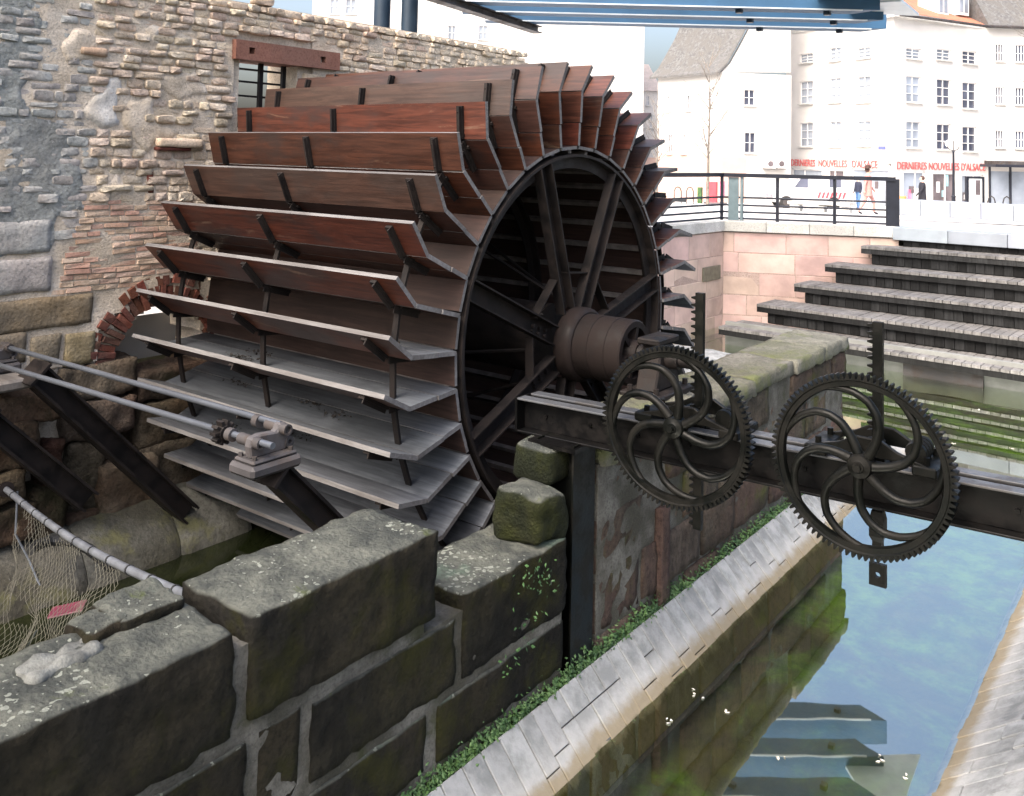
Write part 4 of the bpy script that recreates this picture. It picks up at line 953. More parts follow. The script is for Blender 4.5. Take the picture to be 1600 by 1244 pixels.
# torn netting below the pole
P0 = Vector(pole.location); net = MB(); rr = random.Random(13); nu, nv = 46, 15
G = {}
for i in range(nu+1):
    for j in range(nv+1):
        t_ = .16+.8*i/nu; top = P0+sag(t_); dr = j/nv; ln_ = (.95-.35*t_)
        G[i, j] = top+Vector((.10*dr+.03*noise.noise((i*.3, j*.3, 1)), -.28*dr+.1*noise.noise((i*.12, j*.2, 2))*dr*3, -ln_*dr+.04*noise.noise((i*.25, j*.4, 7))))
for i in range(nu):
    for j in range(nv):
        if noise.noise((i*.13, j*.22, 4.4)) > .32: continue
        for q in ((i+1, j+1),): net.beam(G[i, j], G[q], .0022, .0022)
        net.beam(G[i+1, j], G[i, j+1], .0022, .0022)
no = net.build('netting', 'net_cord'); tag(no, 'fine torn netting hanging from the pole into the pit', 'net')
hs = aZ(50, 868, -3.2); pth = [aZ(u, v, -3.34) for u, v in ((48,868),(62,858),(80,852),(100,849),(118,852),(138,862),(158,878),(176,893))]
for p in pth: p.z = -3.31+.015*math.sin(p.y*7)
hb = MB().tube(pth, .035, 10)
for i in range(len(pth)-1):
    for s in range(7): q = pth[i].lerp(pth[i+1], s/7); d = (pth[i+1]-pth[i]).normalized(); hb.cyl(q-d*.006, q+d*.006, .042, 10)
tag(hb.build('drain_hose', 'black_rubber', None, True, 30), 'black corrugated hose lying on the pale apron', 'hose')
a, c = aX(24, 835, -7.95), aX(62, 915, -7.75)
tag(MB().tube([a+Vector((0,0,.35)), a, a.lerp(c, .5)+Vector((0,.01,0)), c], .009, 8).build('iron_rod', 'pipe_steel', None, True), 'thin bright metal rod leaning on the pale apron', 'rod')
a = aZ(105, 952, -3.55); sg = MB().box(-.13, .13, -.06, .06, -.006, .006).build('floating_panel', 'sign_pink', None, bevel=.004); sg.location = a; sg.rotation_euler = (.25, -.2, .75)
tag(sg, 'pink red panel caught in the netting above dark water', 'panel')

# ------------------------------------------------------------------ blue steel canopy beyond the ruin
CZ = 2.6
can = thing('canopy', 'blue steel canopy roof with pale ribs across the top', 'canopy', aZ(840, 20, CZ)); KL = Vector(can.location)
def zpoly(uvs, z): return [aZ(u, v, z)-KL for u, v in uvs]
e0, e1 = aZ(838,38,CZ)-KL, aZ(1345,50,CZ)-KL; de = (e1-e0).normalized(); dn = Vector((de.y,-de.x,0)); dn = dn if dn.dot(KL) < 0 else -dn
for k in range(3):
    a, c = e0+dn*(1.05*k+.25)-de*(1.0+.4*k), e1+dn*(1.05*k+.25)-de*(.5*k)
    MB().prism([a-dn*.25, c-dn*.25+de*.0, c+dn*.25+de*.3, a+dn*.25], (0,0,.42)).build('louvre_beam', 'canopy_blue', can)
    MB().obox((a+c)/2+dn*.26+Vector((0,0,-.012)), (c-a)/2, dn*.016, (0,0,.01)).build('rib', 'canopy_light', can)
    for f_ in (.72, .93): m_ = a.lerp(c, f_); MB().box(m_.x-.05, m_.x+.05, m_.y-.05, m_.y+.05, -.07, .0).build('lug', 'column_blue', can)
p, q = aZ(1345,50,CZ)-KL, aZ(1378,27,CZ)-KL
b = MB(); b.prism(zpoly([(1318,20),(1436,25),(1408,2),(1350,6)], CZ+.15), (0,0,.05)); b.build('glass_fin', 'canopy_light', can)
b = MB(); b.prism(zpoly([(1275,-2),(1410,4),(1400,-25),(1290,-22)], CZ+.18), (0,0,.05)); b.build('glass_fin', 'canopy_light', can)
a, c = aZ(640, -22, CZ-.05), aZ(840, 44, CZ-.02); gb = MB(); gb.beam(a-KL+Vector((0,0,-.1)), c-KL+Vector((0,0,-.1)), .2, .02); gb.beam(a-KL+Vector((0,0,.02)), c-KL+Vector((0,0,.02)), .2, .02); gb.beam(a-KL+Vector((0,0,-.04)), c-KL+Vector((0,0,-.04)), .02, .12); gb.build('edge_girder', 'bearing_iron', can)
for u, lab in ((598, 'left of two dark blue round columns behind the ruined wall'), (641, 'right of two dark blue round columns behind the ruined wall')):
    p = aZ(u, -8, CZ); p = Vector((p.x, p.y, -1.75)); t = thing('column', lab, 'column', p, 0, 'canopy columns')
    MB().cyl((0,0,0), (0,0,CZ+1.75-.001), .135, 20).build('shaft', 'column_blue', t, True, 40); MB().cyl((0,0,0), (0,0,.03), .24, 20).build('base_plate', 'column_blue', t, True, 40)

# ------------------------------------------------------------------ buildings round the square
FV = Vector((-.604, .797, 0)); RV = Vector((.797, .604, 0))
def adir(deg): a = math.radians(deg); return (FV*math.cos(a)+RV*math.sin(a)).normalized()
def at_d(u, v, d): return ray(u, v)*(d/F_PX)
def facade(parent, p0, e, L, z0, z1, ops, mat, name='wall', depth_=.22):
    """wall with real openings; ops: (s0, s1, zb, zt). outward normal looks to the camera"""
    loc = Vector(parent.location); n = Vector((e.y, -e.x, 0)); n = n if n.dot(p0) < 0 else -n
    ss = sorted(set([0, L]+[min(max(o[i], 0), L) for o in ops for i in (0, 1)])); zz = sorted(set([z0, z1]+[min(max(o[i], z0), z1) for o in ops for i in (2, 3)]))
    b = MB(); P = lambda s, z, k=0: p0+e*s+Vector((0,0,z-p0.z))-n*k-loc
    for i in range(len(ss)-1):
        for j in range(len(zz)-1):
            sm, zm = (ss[i]+ss[i+1])/2, (zz[j]+zz[j+1])/2
            if any(o[0] < sm < o[1] and o[2] < zm < o[3] for o in ops): continue
            b.add([P(ss[i],zz[j]), P(ss[i+1],zz[j]), P(ss[i+1],zz[j+1]), P(ss[i],zz[j+1])], [(0,1,2,3)])
    for s0, s1, zb, zt in [o[:4] for o in ops]:
        for q in (((s0,zb),(s1,zb)), ((s1,zb),(s1,zt)), ((s1,zt),(s0,zt)), ((s0,zt),(s0,zb))):
            b.add([P(*q[0]), P(*q[1]), P(*q[1], depth_), P(*q[0], depth_)], [(0,1,2,3)])
    return b.build(name, mat, parent), P, n
def window(parent, P, n, e, o, glass='glass_pale', mull=1, tr=3, shut=None):
    s0, s1, zb, zt = o[:4]; b = MB(); w = .05; loc = None
    def bar(sa, sb, za, zc, k=.12): c = P((sa+sb)/2, (za+zc)/2, k); b.obox(c, e*abs(sb-sa)/2, n*.03, (0,0,abs(zc-za)/2))
    bar(s0, s0+w, zb, zt); bar(s1-w, s1, zb, zt); bar(s0+w, s1-w, zt-w, zt); bar(s0+w, s1-w, zb, zb+w)
    for k in range(1, mull+1): s = s0+(s1-s0)*k/(mull+1); bar(s-w*.5, s+w*.5, zb+w, zt-w, .118)
    for k in range(1, tr): z = zb+(zt-zb)*k/tr; bar(s0+w, s1-w, z-.018, z+.018, .124)
    wo = b.build('window', 'frame_white', parent)
    g = MB(); g.obox(P((s0+s1)/2, (zb+zt)/2, .17), e*(s1-s0)/2, n*.01, (0,0,(zt-zb)/2)); g.build('pane', glass, wo)
    sl_ = MB(); sl_.obox(P((s0+s1)/2, zb-.04, -.05), e*((s1-s0)/2+.1), n*.09, (0,0,.04)); sl_.build('sill', 'coping', wo)
def prect(p0, e, u0, v0, u1, v1):
    um = (u0+u1)/2; vm = (v0+v1)/2; s0 = (aV(u0, vm, p0, e)-p0).dot(e); s1 = (aV(u1, vm, p0, e)-p0).dot(e); return (min(s0,s1), max(s0,s1), aV(um, v1, p0, e).z, aV(um, v0, p0, e).z)
def text(parent, body, P, n, e, s0, s1, z, h, mat, name='lettering'):
    cu = bpy.data.curves.new('lettering', 'FONT'); cu.body = body; cu.size = 1; cu.extrude = .02; to = bpy.data.objects.new('tmp', cu); COL.objects.link(to)
    bpy.context.view_layer.update(); me = bpy.data.meshes.new_from_object(to.evaluated_get(bpy.context.evaluated_depsgraph_get())); bpy.data.objects.remove(to)
    xs = [v.co.x for v in me.vertices]; ys = [v.co.y for v in me.vertices]; x0, x1, y0, y1 = min(xs), max(xs), min(ys), max(ys)
    d = e if (e.dot(RV) > 0) else -e; A, B = (s0, s1) if e.dot(RV) > 0 else (s1, s0)
    for v in me.vertices:
        fx = (v.co.x-x0)/(x1-x0); fy = (v.co.y-y0)/(y1-y0); q = P(A+(B-A)*fx, z+h*fy, -.05-v.co.z); v.co = q
    me.materials.clear(); me.materials.append(M[mat]); return obj(name, me, parent)

C0 = at_d(1397, 300, 58); C0.z = ground_z(C0.x, C0.y)
eR = adir(62); eL = -adir(-24); eL = adir(-24)
bl = thing('corner_building', 'white corner building with rows of windows and red shop lettering', 'building', C0)
RE = aV(1541, 200, C0, eR); LR = (RE-C0).dot(eR); LE = aV(1228, 200, C0, eL); LL = (LE-C0).dot(eL)
zt_ = aV(1397, 27, C0, eR).z; z0_ = C0.z-.6
wr = [(1416,76,1439,92),(1464,77,1486,94),(1504,80,1526,100),(1416,119,1439,160),(1464,124,1486,164),(1504,129,1526,170),(1416,190,1439,231),(1464,194,1486,234),(1504,198,1526,237)]
wl = [(1250,84,1270,98),(1296,74,1314,95),(1339,74,1360,91),(1250,127,1270,162),(1296,122,1314,160),(1339,119,1360,160),(1250,192,1270,229),(1296,190,1314,229),(1339,189,1360,228)]
sr = [(1412,268,1446,326),(1458,270,1493,328),(1503,273,1537,330)]
sl2 = [(1237,264,1284,326),(1293,265,1318,328),(1330,264,1388,330)]
opsR = [prect(C0, eR, *w) for w in wr]+[prect(C0, eR, *w) for w in sr]; opsL = [prect(C0, eL, *w) for w in wl]+[prect(C0, eL, *w) for w in sl2]
_, PR, nR = facade(bl, C0, eR, LR, z0_, zt_, opsR, 'render_white'); _, PLf, nL = facade(bl, C0, eL, LL, z0_, zt_, opsL, 'render_white')
for i, o in enumerate(opsR[:9]): window(bl, PR, nR, eR, o, 'glass_dark' if i in (2,5,8,4,7) else 'glass_pale', 1, 3)
for i, o in enumerate(opsL[:9]): window(bl, PLf, nL, eL, o, 'glass_pale', 1, 3)
for P_, n_, e_, ops in ((PR, nR, eR, opsR[9:]), (PLf, nL, eL, opsL[9:])):
    for k, o in enumerate(ops):
        s0, s1, zb, zt2 = o; w = MB(); w.obox(P_((s0+s1)/2, (zb+zt2)/2, .2), e_*(s1-s0)/2, n_*.01, (0,0,(zt2-zb)/2)); so_ = w.build('shop_window', 'shop_dark' if (k == 1) else 'glass_pale', bl)
        f = MB()
        for s in (s0+.04, s1-.04, s0+(s1-s0)*.6): f.obox(P_(s, (zb+zt2)/2, .14), e_*.035, n_*.03, (0,0,(zt2-zb)/2))
        f.obox(P_((s0+s1)/2, zt2-.05, .14), e_*(s1-s0)/2, n_*.03, (0,0,.05)); f.build('shop_frame', 'frame_white', so_)
        rr = random.Random(k+int(s1*10))
        for q in range(3):
            sa = s0+(s1-s0)*rr.uniform(.1, .8); w = MB(); w.obox(P_(sa, zb+(zt2-zb)*rr.uniform(.35, .8), .17), e_*rr.uniform(.12, .3), n_*.008, (0,0,rr.uniform(.15,.4))); w.build('poster', rr.choice(('shop_cyan','shop_pinkred','shop_dark','frame_white')), so_)
r1 = prect(C0, eR, 1396, 253, 1540, 268); zc1 = (r1[2]+r1[3])/2; text(bl, "DERNIERES NOUVELLES D'ALSACE", PR, nR, eR, r1[0]+.3, r1[1]-.1, zc1-.22, .5, 'letter_red')
r2 = prect(C0, eL, 1237, 250, 1372, 262); text(bl, "DERNIERES  NOUVELLES   D'ALSACE", PLf, nL, eL, r2[0], r2[1], (r2[2]+r2[3])/2-.22, .5, 'letter_red')
r3 = prect(C0, eL, 1374, 229, 1383, 233); MB().obox(PLf((r3[0]+r3[1])/2, (r3[2]+r3[3])/2, -.03), eL*.3, nL*.015, (0,0,.1)).build('street_plate', 'enamel_blue', bl)
text(bl, "19", PLf, nL, eL, *(lambda r: (r[0], r[1]))(prect(C0, eL, 1388, 253, 1393, 258)), zc1-.05, .2, 'shop_dark', 'house_number')
BKc = RE+(LE-C0)
for p, q in ((RE, BKc), (LE, BKc)): MB().add([Vector((p.x,p.y,z0_))-C0, Vector((q.x,q.y,z0_))-C0, Vector((q.x,q.y,zt_))-C0, Vector((p.x,p.y,zt_))-C0], [(0,1,2,3)]).build('back_wall', 'render_white', bl)
ov = .45; c_ = (RE+LE)/2; cor = [C0+(C0-c_).normalized()*ov*1.4, RE+(RE-c_).normalized()*.0, BKc, LE]
top = [Vector((p.x, p.y, zt_))-C0 for p in cor]; cen = Vector((c_.x, c_.y, 0))
b = MB(); b.prism([p+Vector((0,0,.0)) for p in top], (0,0,.28)); b.build('cornice', 'coping', bl)
rid = [Vector((cen.x+(p.x+C0.x-cen.x)*.25, cen.y+(p.y+C0.y-cen.y)*.25, zt_+6.5))-C0 for p in cor]
b = MB(); b.loft([[p+Vector((0,0,.3)) for p in top], rid]); ro = b.build('roof', 'roof_tile', bl)
for u in (1470, 1502):
    p = aV(u, 8, C0-nR*1.6, eR); d_ = thing; w = MB(); w.obox(p-C0-nR*.6, eR*.55, nR*.8, (0,0,.75)); dm = w.build('dormer', 'frame_white', ro)
    for s in (-.25, .25):
        w = MB(); w.obox(p-C0+nR*.21+eR*s, eR*.18, nR*.01, (0,0,.55)); w.build('dormer_pane', 'glass_pale', dm)
MB().tube([PR(0,zt_+.1,-.5), PR(LR-.2,zt_+.1,-.5)], .09, 8).build('gutter', 'bearing_iron', bl)
# wing to the right
wg = thing('side_wing', 'white building wing with slate roof at the right edge', 'building', RE); W0 = Vector((RE.x, RE.y, C0.z)); wg.location = W0; eW = adir(86)
ww = [(1556,69,1569,96),(1587,70,1602,97),(1556,136,1569,163),(1587,137,1602,164),(1556,204,1569,231),(1587,205,1602,232),(1556,270,1600,330)]
opsW = [prect(W0, eW, *w) for w in ww]; _, PW, nW = facade(wg, W0, eW, 14, z0_, zt_+.1, opsW, 'render_white')
for o in opsW[:6]: window(wg, PW, nW, eW, o, 'glass_dark', 2, 2)
o = opsW[6]; MB().obox(PW((o[0]+o[1])/2, (o[2]+o[3])/2, .19), eW*(o[1]-o[0])/2, nW*.01, (0,0,(o[3]-o[2])/2)).build('shop_window', 'glass_pale', wg)
zb_ = aV(1570, 256, W0, eW).z; MB().obox(PW(5, zb_, -.9), eW*5.2, nW*.9, (0,0,.18)).build('awning_slab', 'bearing_iron', wg)
b = MB(); q0, q1 = W0+nW*.5, W0+eW*14+nW*.5; zz = zt_+.1-W0.z
b.prism([q0-W0+Vector((0,0,zz)), q0-W0-nW*5+Vector((0,0,zz+6.5)), q0-W0-nW*9+Vector((0,0,zz))], eW*14); b.build('roof', 'roof_slate', wg)
MB().tube([q0-W0+Vector((0,0,zz+.05)), q1-W0+Vector((0,0,zz+.05))], .1, 8).build('gutter', 'bearing_iron', wg)
# steep-roofed house on the left of it
G0 = at_d(1127, 300, 62); G0.z = ground_z(G0.x, G0.y); eG = adir(78)
hs_ = thing('steep_roofed_house', 'white house with tall grey steep roof and pink ground floor', 'house', G0)
opsG = [prect(G0, eG, *w) for w in ((1163,140,1180,165),(1164,207,1181,239))]; Lg = (aV(1236, 200, G0, eG)-G0).dot(eG)
zE = aV(1127, 113, G0, eG).z
_, PG, nG = facade(hs_, G0, eG, Lg, G0.z-.6, zE, opsG, 'render_white')
for o in opsG: window(hs_, PG, nG, eG, o, 'glass_dark', 1, 2)
gp_ = [aV(u, v, G0, eG)-G0-nG*.02 for u, v in ((1127,113),(1141,99),(1154,76),(1168,50),(1195,-12),(1236,-90),(1236,113))]
b = MB(); b.prism(gp_, -nG*.3); b.build('gable', 'render_white', hs_)
eH = adir(-38); opsH = [prect(G0, eH, *w) for w in ((1041,150,1047,174),(1072,149,1079,173),(1107,138,1113,167),(1043,210,1050,240),(1066,210,1072,240),(1078,207,1085,248))]
LH = (aV(1027, 200, G0, eH)-G0).dot(eH)
zpk = aV(1127, 243, G0, eH).z
_, PH, nH = facade(hs_, G0, eH, LH, zpk, zE, [o for o in opsH if o[2] > zpk], 'render_white'); facade(hs_, G0+nH*.01, eH, LH, G0.z-.6, zpk, [], 'render_pink', 'ground_floor')
for o in opsH:
    if o[2] > zpk: window(hs_, PH, nH, eH, o, 'glass_dark', 1, 2)
b = MB(); cv = [p+nH*.35 for p in gp_[:6]]; b.loft([[p for p in cv]+[p-Vector((0,0,.15)) for p in reversed(cv)], [p+eH*(LH+.4) for p in cv]+[p+eH*(LH+.4)-Vector((0,0,.15)) for p in reversed(cv)]]); b.build('roof', 'roof_slate', hs_)
zr = aV(1180, 247, G0, eG).z; facade(hs_, G0+nG*.015, eG, Lg*.35, G0.z-.6, zr, [], 'render_pink', 'ground_floor')
for k, u in enumerate((1199, 1216)):
    p = aV(u, 256, G0, eG)+nG*.4; ac = thing('air_conditioner', ('left white air conditioner box on the white house wall', 'right white air conditioner box on the white house wall')[k], 'air conditioner', p, 0, 'wall air conditioners')
    MB().obox((0,0,0), eG*.34, nG*.18, (0,0,.3)).build('case', 'frame_white', ac); MB().cyl(nG*.17-eG*.06, nG*.2-eG*.06, .2, 16).build('fan', 'shop_dark', ac); MB().obox(-nG*.2+Vector((0,0,-.34)), eG*.36, nG*.2, (0,0,.03)).build('bracket', 'bearing_iron', ac)
# distant houses
for nm, lab, mat, d, u0, u1, v0, ang, rf in (('far_house', 'pale far house with small dark windows beyond the wheel rim', 'render_white', 88, 985, 1032, 142, 80, 'far_roof'), ('pale_block', 'tall blank pale building behind the ruined wall, widened to stand in for white sky', 'render_white', 78, 480, 1004, -160, 88, 'roof_slate')):  # pale_block is widened past the building's edge to stand in for white sky
    p = at_d(u0, 250, d); p.z = ground_z(p.x, p.y)-.5; e = adir(ang); L = (aV(u1, 250, p, e)-p).dot(e); zt = aV((u0+u1)/2, v0, p, e).z
    t = thing(nm, lab, 'building', p); ws = [(992,180,997,200),(1003,180,1008,200),(1015,180,1020,200),(995,150,1000,165),(1010,150,1015,165)] if nm == 'far_house' else [(516,-2,530,22),(540,-2,556,22),(748,40,762,62),(700,40,712,62)]
    ops = [prect(p, e, *w) for w in ws]; _, Pf, nf = facade(t, p, e, L, p.z, zt, ops, mat)
    for o in ops: window(t, Pf, nf, e, o, 'glass_pale', 1, 2)
    b = MB(); hh = 3.0 if nm == 'far_house' else 5; q = Vector((0,0,zt-p.z)); b.prism([q+nf*.3, q-nf*4+Vector((0,0,hh)), q-nf*8], e*L); b.build('roof', rf, t)
    MB().obox(q/2+e*L/2-nf*4, e*L/2, nf*3.7, q/2).build('body', mat, t)
pk = at_d(985, 262, 84); pk.z = ground_z(pk.x, pk.y); eP = adir(86); t = thing('low_pink_shop', 'low pink shop front with open doorway left of the bare tree', 'shop', pk)
o_s = [prect(pk, eP, *w) for w in ((1064,262,1078,300),(1088,262,1100,300),(1005,265,1030,300))]; _, Pf, nf = facade(t, pk, eP, (aV(1122, 262, pk, eP)-pk).dot(eP), pk.z-.5, aV(1050, 247, pk, eP).z, o_s, 'render_pink')
for o in o_s: MB().obox(Pf((o[0]+o[1])/2, (o[2]+o[3])/2, .2), eP*(o[1]-o[0])/2, nf*.01, (0,0,(o[3]-o[2])/2)).build('doorway', 'shop_dark', t)

# ------------------------------------------------------------------ street furniture, vehicle, people, trees
def gpt(u, d, dz=0): p = at_d(u, 300, d); return Vector((p.x, p.y, ground_z(p.x, p.y)+dz))
p, q = gpt(1399, 27.5), gpt(1640, 24.6); p.z = q.z = ZSQ-.08; lw = thing('bench_wall', 'long low pale concrete bench wall at the back of the steps', 'bench wall', p)
n_ = 5
for k in range(n_): a, c = (q-p)*(k/n_+.001), (q-p)*((k+1)/n_-.001); b = MB(); b.beam(a+Vector((0,0,.24)), c+Vector((0,0,.24)), .5, .46); b.build('segment', 'edging_blue', lw, bevel=.02)
p, q = gpt(1235, 38), gpt(1332, 36); sb = thing('stone_bench', 'long low grey stone bench in front of the white van', 'bench', p); b = MB(); b.beam(Vector((0,0,.36)), q-p+Vector((0,0,.36)), .5, .14); b.build('seat', 'coping', sb, bevel=.02)
for f_ in (.1, .5, .9): m_ = (q-p)*f_; MB().box(m_.x-.2, m_.x+.2, m_.y-.2, m_.y+.2, -.05, .29).build('leg', 'coping', sb)

vp = gpt(1258, 46); van = thing('service_van', 'white service van with red hazard stripes on its rear', 'van', vp); ev = adir(93); nv_ = Vector((ev.y, -ev.x, 0)); nv_ = nv_ if nv_.dot(vp) < 0 else -nv_
def vs(s, z, k=.9): return ev*s+nv_*k+Vector((0,0,z))
prof = [(-1.75,.3),(-1.78,.72),(-1.6,.92),(-.95,1.02),(-.55,1.5),(-.3,1.62),(1.6,1.66),(1.74,1.5),(1.78,.95),(1.76,.3)]
MB().prism([vs(s, z) for s, z in prof], -nv_*1.7).build('body', 'car_white', van, bevel=.05)
for s in (-1.15, 1.15):
    for k in (.86, -.74):
        w = MB(); w.lathe(vs(s, .31, k-.1), nv_, [(0,.1),(0,.3),(.03,.32),(.17,.32),(.2,.29),(.2,.18)], 20); wo = w.build('wheel', 'tyre', van, True, 40); MB().lathe(vs(s, .31, k+.07), nv_, [(0,.02),(0,.19),(.03,.17),(.045,.05),(.045,.001)], 16).build('rim', 'bearing_iron', wo, True, 40)
for s0, s1, z0, z1, z2, z3 in ((-.75,-.1,1.06,1.5,1.06,1.5), (.95,1.5,1.1,1.5,1.1,1.5)):
    b = MB(); b.prism([vs(s0, z0, .902), vs(s1, z2, .902), vs(s1, z3, .902), vs(s0+.3 if s0 < 0 else s0, z1, .902)], nv_*.008); b.build('window', 'glass_dark', van)
for k in range(7):
    s = .35+k*.2; b = MB(); b.prism([vs(s, .55, .902), vs(s+.1, .55, .902), vs(s+.2, .85, .902), vs(s+.1, .85, .902)], nv_*.006); b.build('stripe', 'hazard_red', van)
MB().obox(vs(-1.76,.62,.45), ev*.03, nv_*.16, (0,0,.07)).build('headlight', 'glass_pale', van); MB().obox(vs(-1.76,.62,-.45), ev*.03, nv_*.16, (0,0,.07)).build('headlight', 'glass_pale', van)

lp = gpt(1490, 46); t = thing('street_lamp', 'tall dark lamp post with pale lantern arms before the shop', 'street lamp', lp)
MB().lathe((0,0,-.05), (0,0,1), [(0,.17),(.35,.16),(.4,.1),(.75,.09),(.8,.12),(.85,.07),(3.0,.045),(3.05,.07),(3.1,.045)], 12).build('pole', 'rail_dark', t, True, 40)
for s in (-1, 0, 1):
    c = RV*.3*s+Vector((0,0,3.35+(.28 if s == 0 else 0))); MB().tube([(0,0,3.05), RV*.2*s+Vector((0,0,3.1)), c-Vector((0,0,.1))], .02, 6).build('arm', 'bearing_iron', t); MB().lathe(c-Vector((0,0,.1)), (0,0,1), [(0,.05),(.05,.1),(.22,.13),(.28,.06),(.33,.01)], 10).build('lantern', 'frame_white', t, True, 40)
ad = gpt(1523, 44); t = thing('poster_panel', 'framed poster panel on dark legs beside the bus shelter', 'poster panel', ad); e = adir(80); n_ = Vector((e.y,-e.x,0)); n_ = n_ if n_.dot(ad) < 0 else -n_
b = MB()
for s in (-.42, .42): b.obox(e*s+Vector((0,0,.85)), e*.05, n_*.08, (0,0,.85))
b.obox(Vector((0,0,1.68)), e*.46, n_*.08, (0,0,.04)); b.obox(Vector((0,0,.3)), e*.4, n_*.07, (0,0,.06)); b.build('frame', 'rail_dark', t); MB().obox(Vector((0,0,1.0)), e*.37, n_*.03, (0,0,.63)).build('poster', 'frame_white', t); MB().obox(n_*.035+e*.15+Vector((0,0,1.2)), e*.12, n_*.004, (0,0,.35)).build('printed_figure', 'shop_dark', t)
bs_ = gpt(1572, 42); t = thing('bus_shelter', 'glass bus shelter with dark frame at the right edge', 'bus shelter', bs_)
for s in (-.75, .2, 1.2): MB().obox(RV*s+Vector((0,0,1.1)), RV*.04, FV*.04, (0,0,1.1)).build('post', 'rail_dark', t)
MB().obox(RV*.3+Vector((0,0,2.2))-FV*.3, RV*1.3, FV*.7, (0,0,.06)).build('roof', 'rail_dark', t); MB().obox(RV*.3+FV*.05+Vector((0,0,1.1)), RV*1.0, FV*.01, (0,0,.85)).build('glass', 'glass_pale', t)
for k, (u, lab) in enumerate(((1549, 'left bent steel bicycle hoop before the bus shelter'), (1573, 'right bent steel bicycle hoop before the bus shelter'))):
    c = gpt(u, 39); tag(MB().tube([c+RV*.16*x+Vector((0,0,z)) for x, z in ((-1,-.05),(-1,.55),(-.7,.72),(0,.8),(.7,.72),(1,.55),(1,-.05))], .025, 8).build('bicycle_hoop', 'bearing_iron', None, True), lab, 'bicycle hoop', 'bicycle hoops')
bn = gpt(1408, 42); tag(MB().lathe(bn, (0,0,1), [(0,.18),(.04,.2),(.7,.22),(.72,.2),(.72,.16),(.6,.15)], 12).build('litter_bin', 'plastic_orange', None, True, 40), 'small orange bin beside the end of the railing', 'bin')
rs = gpt(1114, 54); t = thing('display_stand', 'red display stand with pink panel beside the bare tree', 'stand', rs); MB().box(-.4,.25,-.1,.1,.1,1.3).build('red_board', 'hazard_red', t); MB().box(.45,.7,-.1,.1,.5,1.35).build('pink_board', 'shop_pinkred', t); MB().box(-.5,.8,-.2,.2,0,.12).build('base', 'shop_dark', t); MB().box(-.95,-.7,-.1,.1,.0,.95).build('plant_box', 'leaf', t)
for k, u in enumerate((1059, 1078)):
    c = gpt(u, 52); tag(MB().tube([c+RV*.2*x+Vector((0,0,z)) for x, z in ((-1,-.05),(-1,.7),(-.6,.9),(0,.95),(.6,.9),(1,.7),(1,-.05))], .03, 8).build('bicycle_hoop', 'bearing_iron', None, True), ('far left steel hoop on the square beside the wheel rim', 'second steel hoop on the square near the wheel rim')[k], 'bicycle hoop', 'bicycle hoops')

def branch(b, p, d, L, r, lv, rr, spread=.6, n=4):
    pts = [Vector(p)]; dd = Vector(d).normalized(); k = 4
    for i in range(k):
        dd = (dd+Vector((rr.gauss(0,.07), rr.gauss(0,.07), rr.gauss(0,.05)+.04))).normalized(); pts.append(pts[-1]+dd*L/k)
    b.tube(pts, [r*(1-.75*i/k) for i in range(k+1)], 5 if lv else 8)
    if lv >= 3: return
    for j in range(n+(2 if lv == 0 else 0)):
        f = rr.uniform(.3, 1.0); i = min(k-1, int(f*k)); q = pts[i].lerp(pts[i+1], f*k-i); a = rr.uniform(0, 6.28); o = dd.orthogonal().normalized(); o2 = dd.cross(o)
        nd = (dd*rr.uniform(.7, 1.1)+(o*math.cos(a)+o2*math.sin(a))*spread*rr.uniform(.7, 1.3)).normalized(); branch(b, q, nd, L*rr.uniform(.35, .6), r*.42*(1-.4*f), lv+1, rr, spread, n)
def tree(lab, p, h, r, seed, lean=(0,0,1), crown_at=.32, grp='bare trees'):
    t = thing('bare_tree', lab, 'tree', p, 0, grp); rr = random.Random(seed); tr_ = MB(); pts = [Vector((0,0,-.1)), Vector(lean)*h*crown_at, Vector(lean)*h*.65+Vector((.05,.02,0)), Vector(lean)*h]
    tr_.tube(pts, [r, r*.75, r*.4, r*.08], 8); tr_.build('trunk', 'bark', t, True, 50); b = MB()
    for k in range(20):
        f = crown_at+(1-crown_at)*rr.random()**1.3; q = Vector(lean)*h*f; a = k*2.4; branch(b, q, (math.cos(a)*.62, math.sin(a)*.62, .75), h*.3*(1.15-f*.6), r*.3, 1, rr, .55, 4)
    b.build('crown', 'bark', t, True, 50)
tree('slender leafless tree standing before the steep-roofed house', gpt(1106, 50), 7.6, .1, 5)
tree('far leafless tree just past the paddles of the wheel', gpt(1026, 62), 7.0, .1, 6)
tree('leafless tree at the right edge reaching in a thin branch', gpt(1660, 30), 6.5, .13, 7, (-.05,0,1))

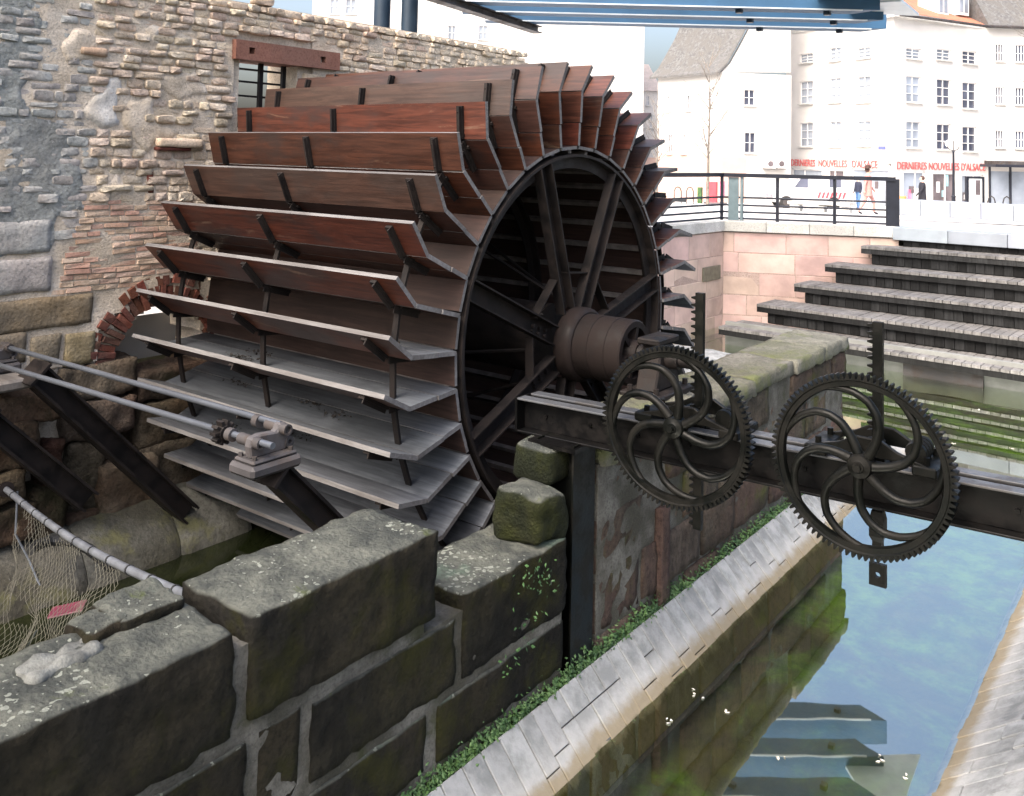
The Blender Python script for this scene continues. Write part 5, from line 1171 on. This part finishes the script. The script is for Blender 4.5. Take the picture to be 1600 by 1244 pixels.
def person(lab, p, h, face, pose, coat, coat_len, legs, hair, hat=None, feet='cloth_black'):
    """standing or walking figure: skinned body, coat and hair as children; pose = (stride, arm swing left, arm swing right)"""
    t = thing('person', lab, 'person', p, face); k = h/1.75; st, aL, aR = pose
    V = [(0,0,.93),(0,0,1.12),(0,0,1.32),(0,0,1.46),(0,.0,1.54),(0,.03,1.65),(0,.02,1.74),
         (-.1,0,.9),(-.1,.5*st,.49),(-.1,.62*st-.1*abs(st),.09),(-.1,.62*st+.1,.03), (.1,0,.9),(.1,-.28*st,.49),(.1,-.75*st,.1),(.1,-.75*st+.13,.03),
         (-.19,0,1.42),(-.24,.3*aL-.03,1.16),(-.25,.62*aL+.05,.92),(-.25,.7*aL+.08,.82), (.19,0,1.42),(.24,.3*aR-.03,1.16),(.26,.62*aR+.05,.92),(.26,.7*aR+.08,.82)]
    Ed = [(0,1),(1,2),(2,3),(3,4),(4,5),(5,6),(0,7),(7,8),(8,9),(9,10),(0,11),(11,12),(12,13),(13,14),(3,15),(15,16),(16,17),(17,18),(3,19),(19,20),(20,21),(21,22)]
    Rd = [.14,.13,.15,.1,.055,.085,.07,.095,.065,.045,.04,.095,.065,.045,.04,.06,.045,.036,.035,.06,.045,.036,.035]
    me = bpy.data.meshes.new('body'); me.from_pydata([Vector(v)*k for v in V], Ed, []); o = obj('body', me, t); me.materials.append(M[legs])
    sk = o.modifiers.new('skin', 'SKIN'); sm = o.modifiers.new('sub', 'SUBSURF'); sm.levels = sm.render_levels = 2
    for i, s in enumerate(me.skin_vertices[0].data): s.radius = (Rd[i]*k, Rd[i]*k); s.use_root = (i == 0)
    bpy.context.view_layer.update(); dg = bpy.context.evaluated_depsgraph_get(); m2 = bpy.data.meshes.new_from_object(o.evaluated_get(dg)); o.modifiers.clear(); o.data = m2
    m2.materials.clear()
    for mm in (legs, coat, 'skin', feet): m2.materials.append(M[mm])
    for f in m2.polygons:
        c = f.center/k; f.material_index = 2 if c.z > 1.5 or (abs(c.x) > .2 and c.z < .88) else (1 if c.z > .98 or abs(c.x) > .19 else (3 if c.z < .1 else 0)); f.use_smooth = True
    prof = [(1.5,.085,.08),(1.44,.2,.12),(1.3,.215,.145),(1.1,.2,.145),(.95,.21,.155)]+([(coat_len,.235,.18)] if coat_len < .93 else [])
    b = MB(); b.loft([[Vector((a*math.cos(x), b_*math.sin(x), z))*k for x in [6.283*i/16 for i in range(16)]] for z, a, b_ in prof]); b.build('coat', coat, t, True, 60)
    hd = MB(); hd.loft([[Vector((.0+r*math.cos(x), .015-.012+r*1.1*math.sin(x)-.01, z))*k for x in [6.283*i/12 for i in range(12)]] for z, r in ((1.6,.07),(1.66,.098),(1.72,.098),(1.77,.07),(1.79,.02))])
    for v in range(len(hd.v)):
        x, y, z = hd.v[v]
        if y > .05*k and z < 1.73*k: hd.v[v] = (x, .05*k, z)
    hd.build('hair', hair, t, True, 60)
    fc = MB(); fc.obox(Vector((0,.118,1.645))*k, Vector((.012,0,0)), Vector((0,.018,0)), Vector((0,0,.022))); fc.build('nose', 'skin', t)
    if hat: b = MB(); b.lathe((0,0,1.74*k), (0,0,1), [(0,.05),(0,.19),(.015,.19),(.02,.11),(.12,.1),(.14,.02)], 16); b.build('hat', hat, t, True, 40)
    return t
person('person in a long black coat walking behind the bench wall', gpt(1441, 40, -.1), 1.68, 2.2, (.25, .5, -.3), 'cloth_black', .62, 'cloth_black', 'hair_brown')
person('person in pale pink coat and brown hat walking behind the railing', gpt(1356, 34.5), 1.74, -1.2, (.45, .3, -.3), 'cloth_pink', .7, 'cloth_pink', 'hair_brown', 'hair_brown')
person('person in dark top and blue jeans standing near the shop', gpt(1341, 46), 1.62, 2.6, (.08, .05, .05), 'cloth_navy', .93, 'denim', 'cloth_black')

stuff(tag(leaves('leaf_litter', LIT, 'litter', .016, seed=8), 'dark dead leaves lying on the lower grey paddles', 'leaves'))
rr = random.Random(19); pts = []
for u, v in ((1090,1085),(1098,1092),(1134,1113),(1045,1127),(1218,1182),(1372,1182),(1418,1211),(1490,693),(1580,700),(1442,662),(1530,640)):
    p = aZ(u, v, ZW+.006)
    for q in range(3): pts.append((p+Vector((rr.gauss(0,.02), rr.gauss(0,.02), 0)), Vector((0,0,2.5))))
stuff(tag(leaves('floating_leaves', pts, 'plaster_white', .016, seed=5), 'scattered pale bits floating on the water', 'leaves'))
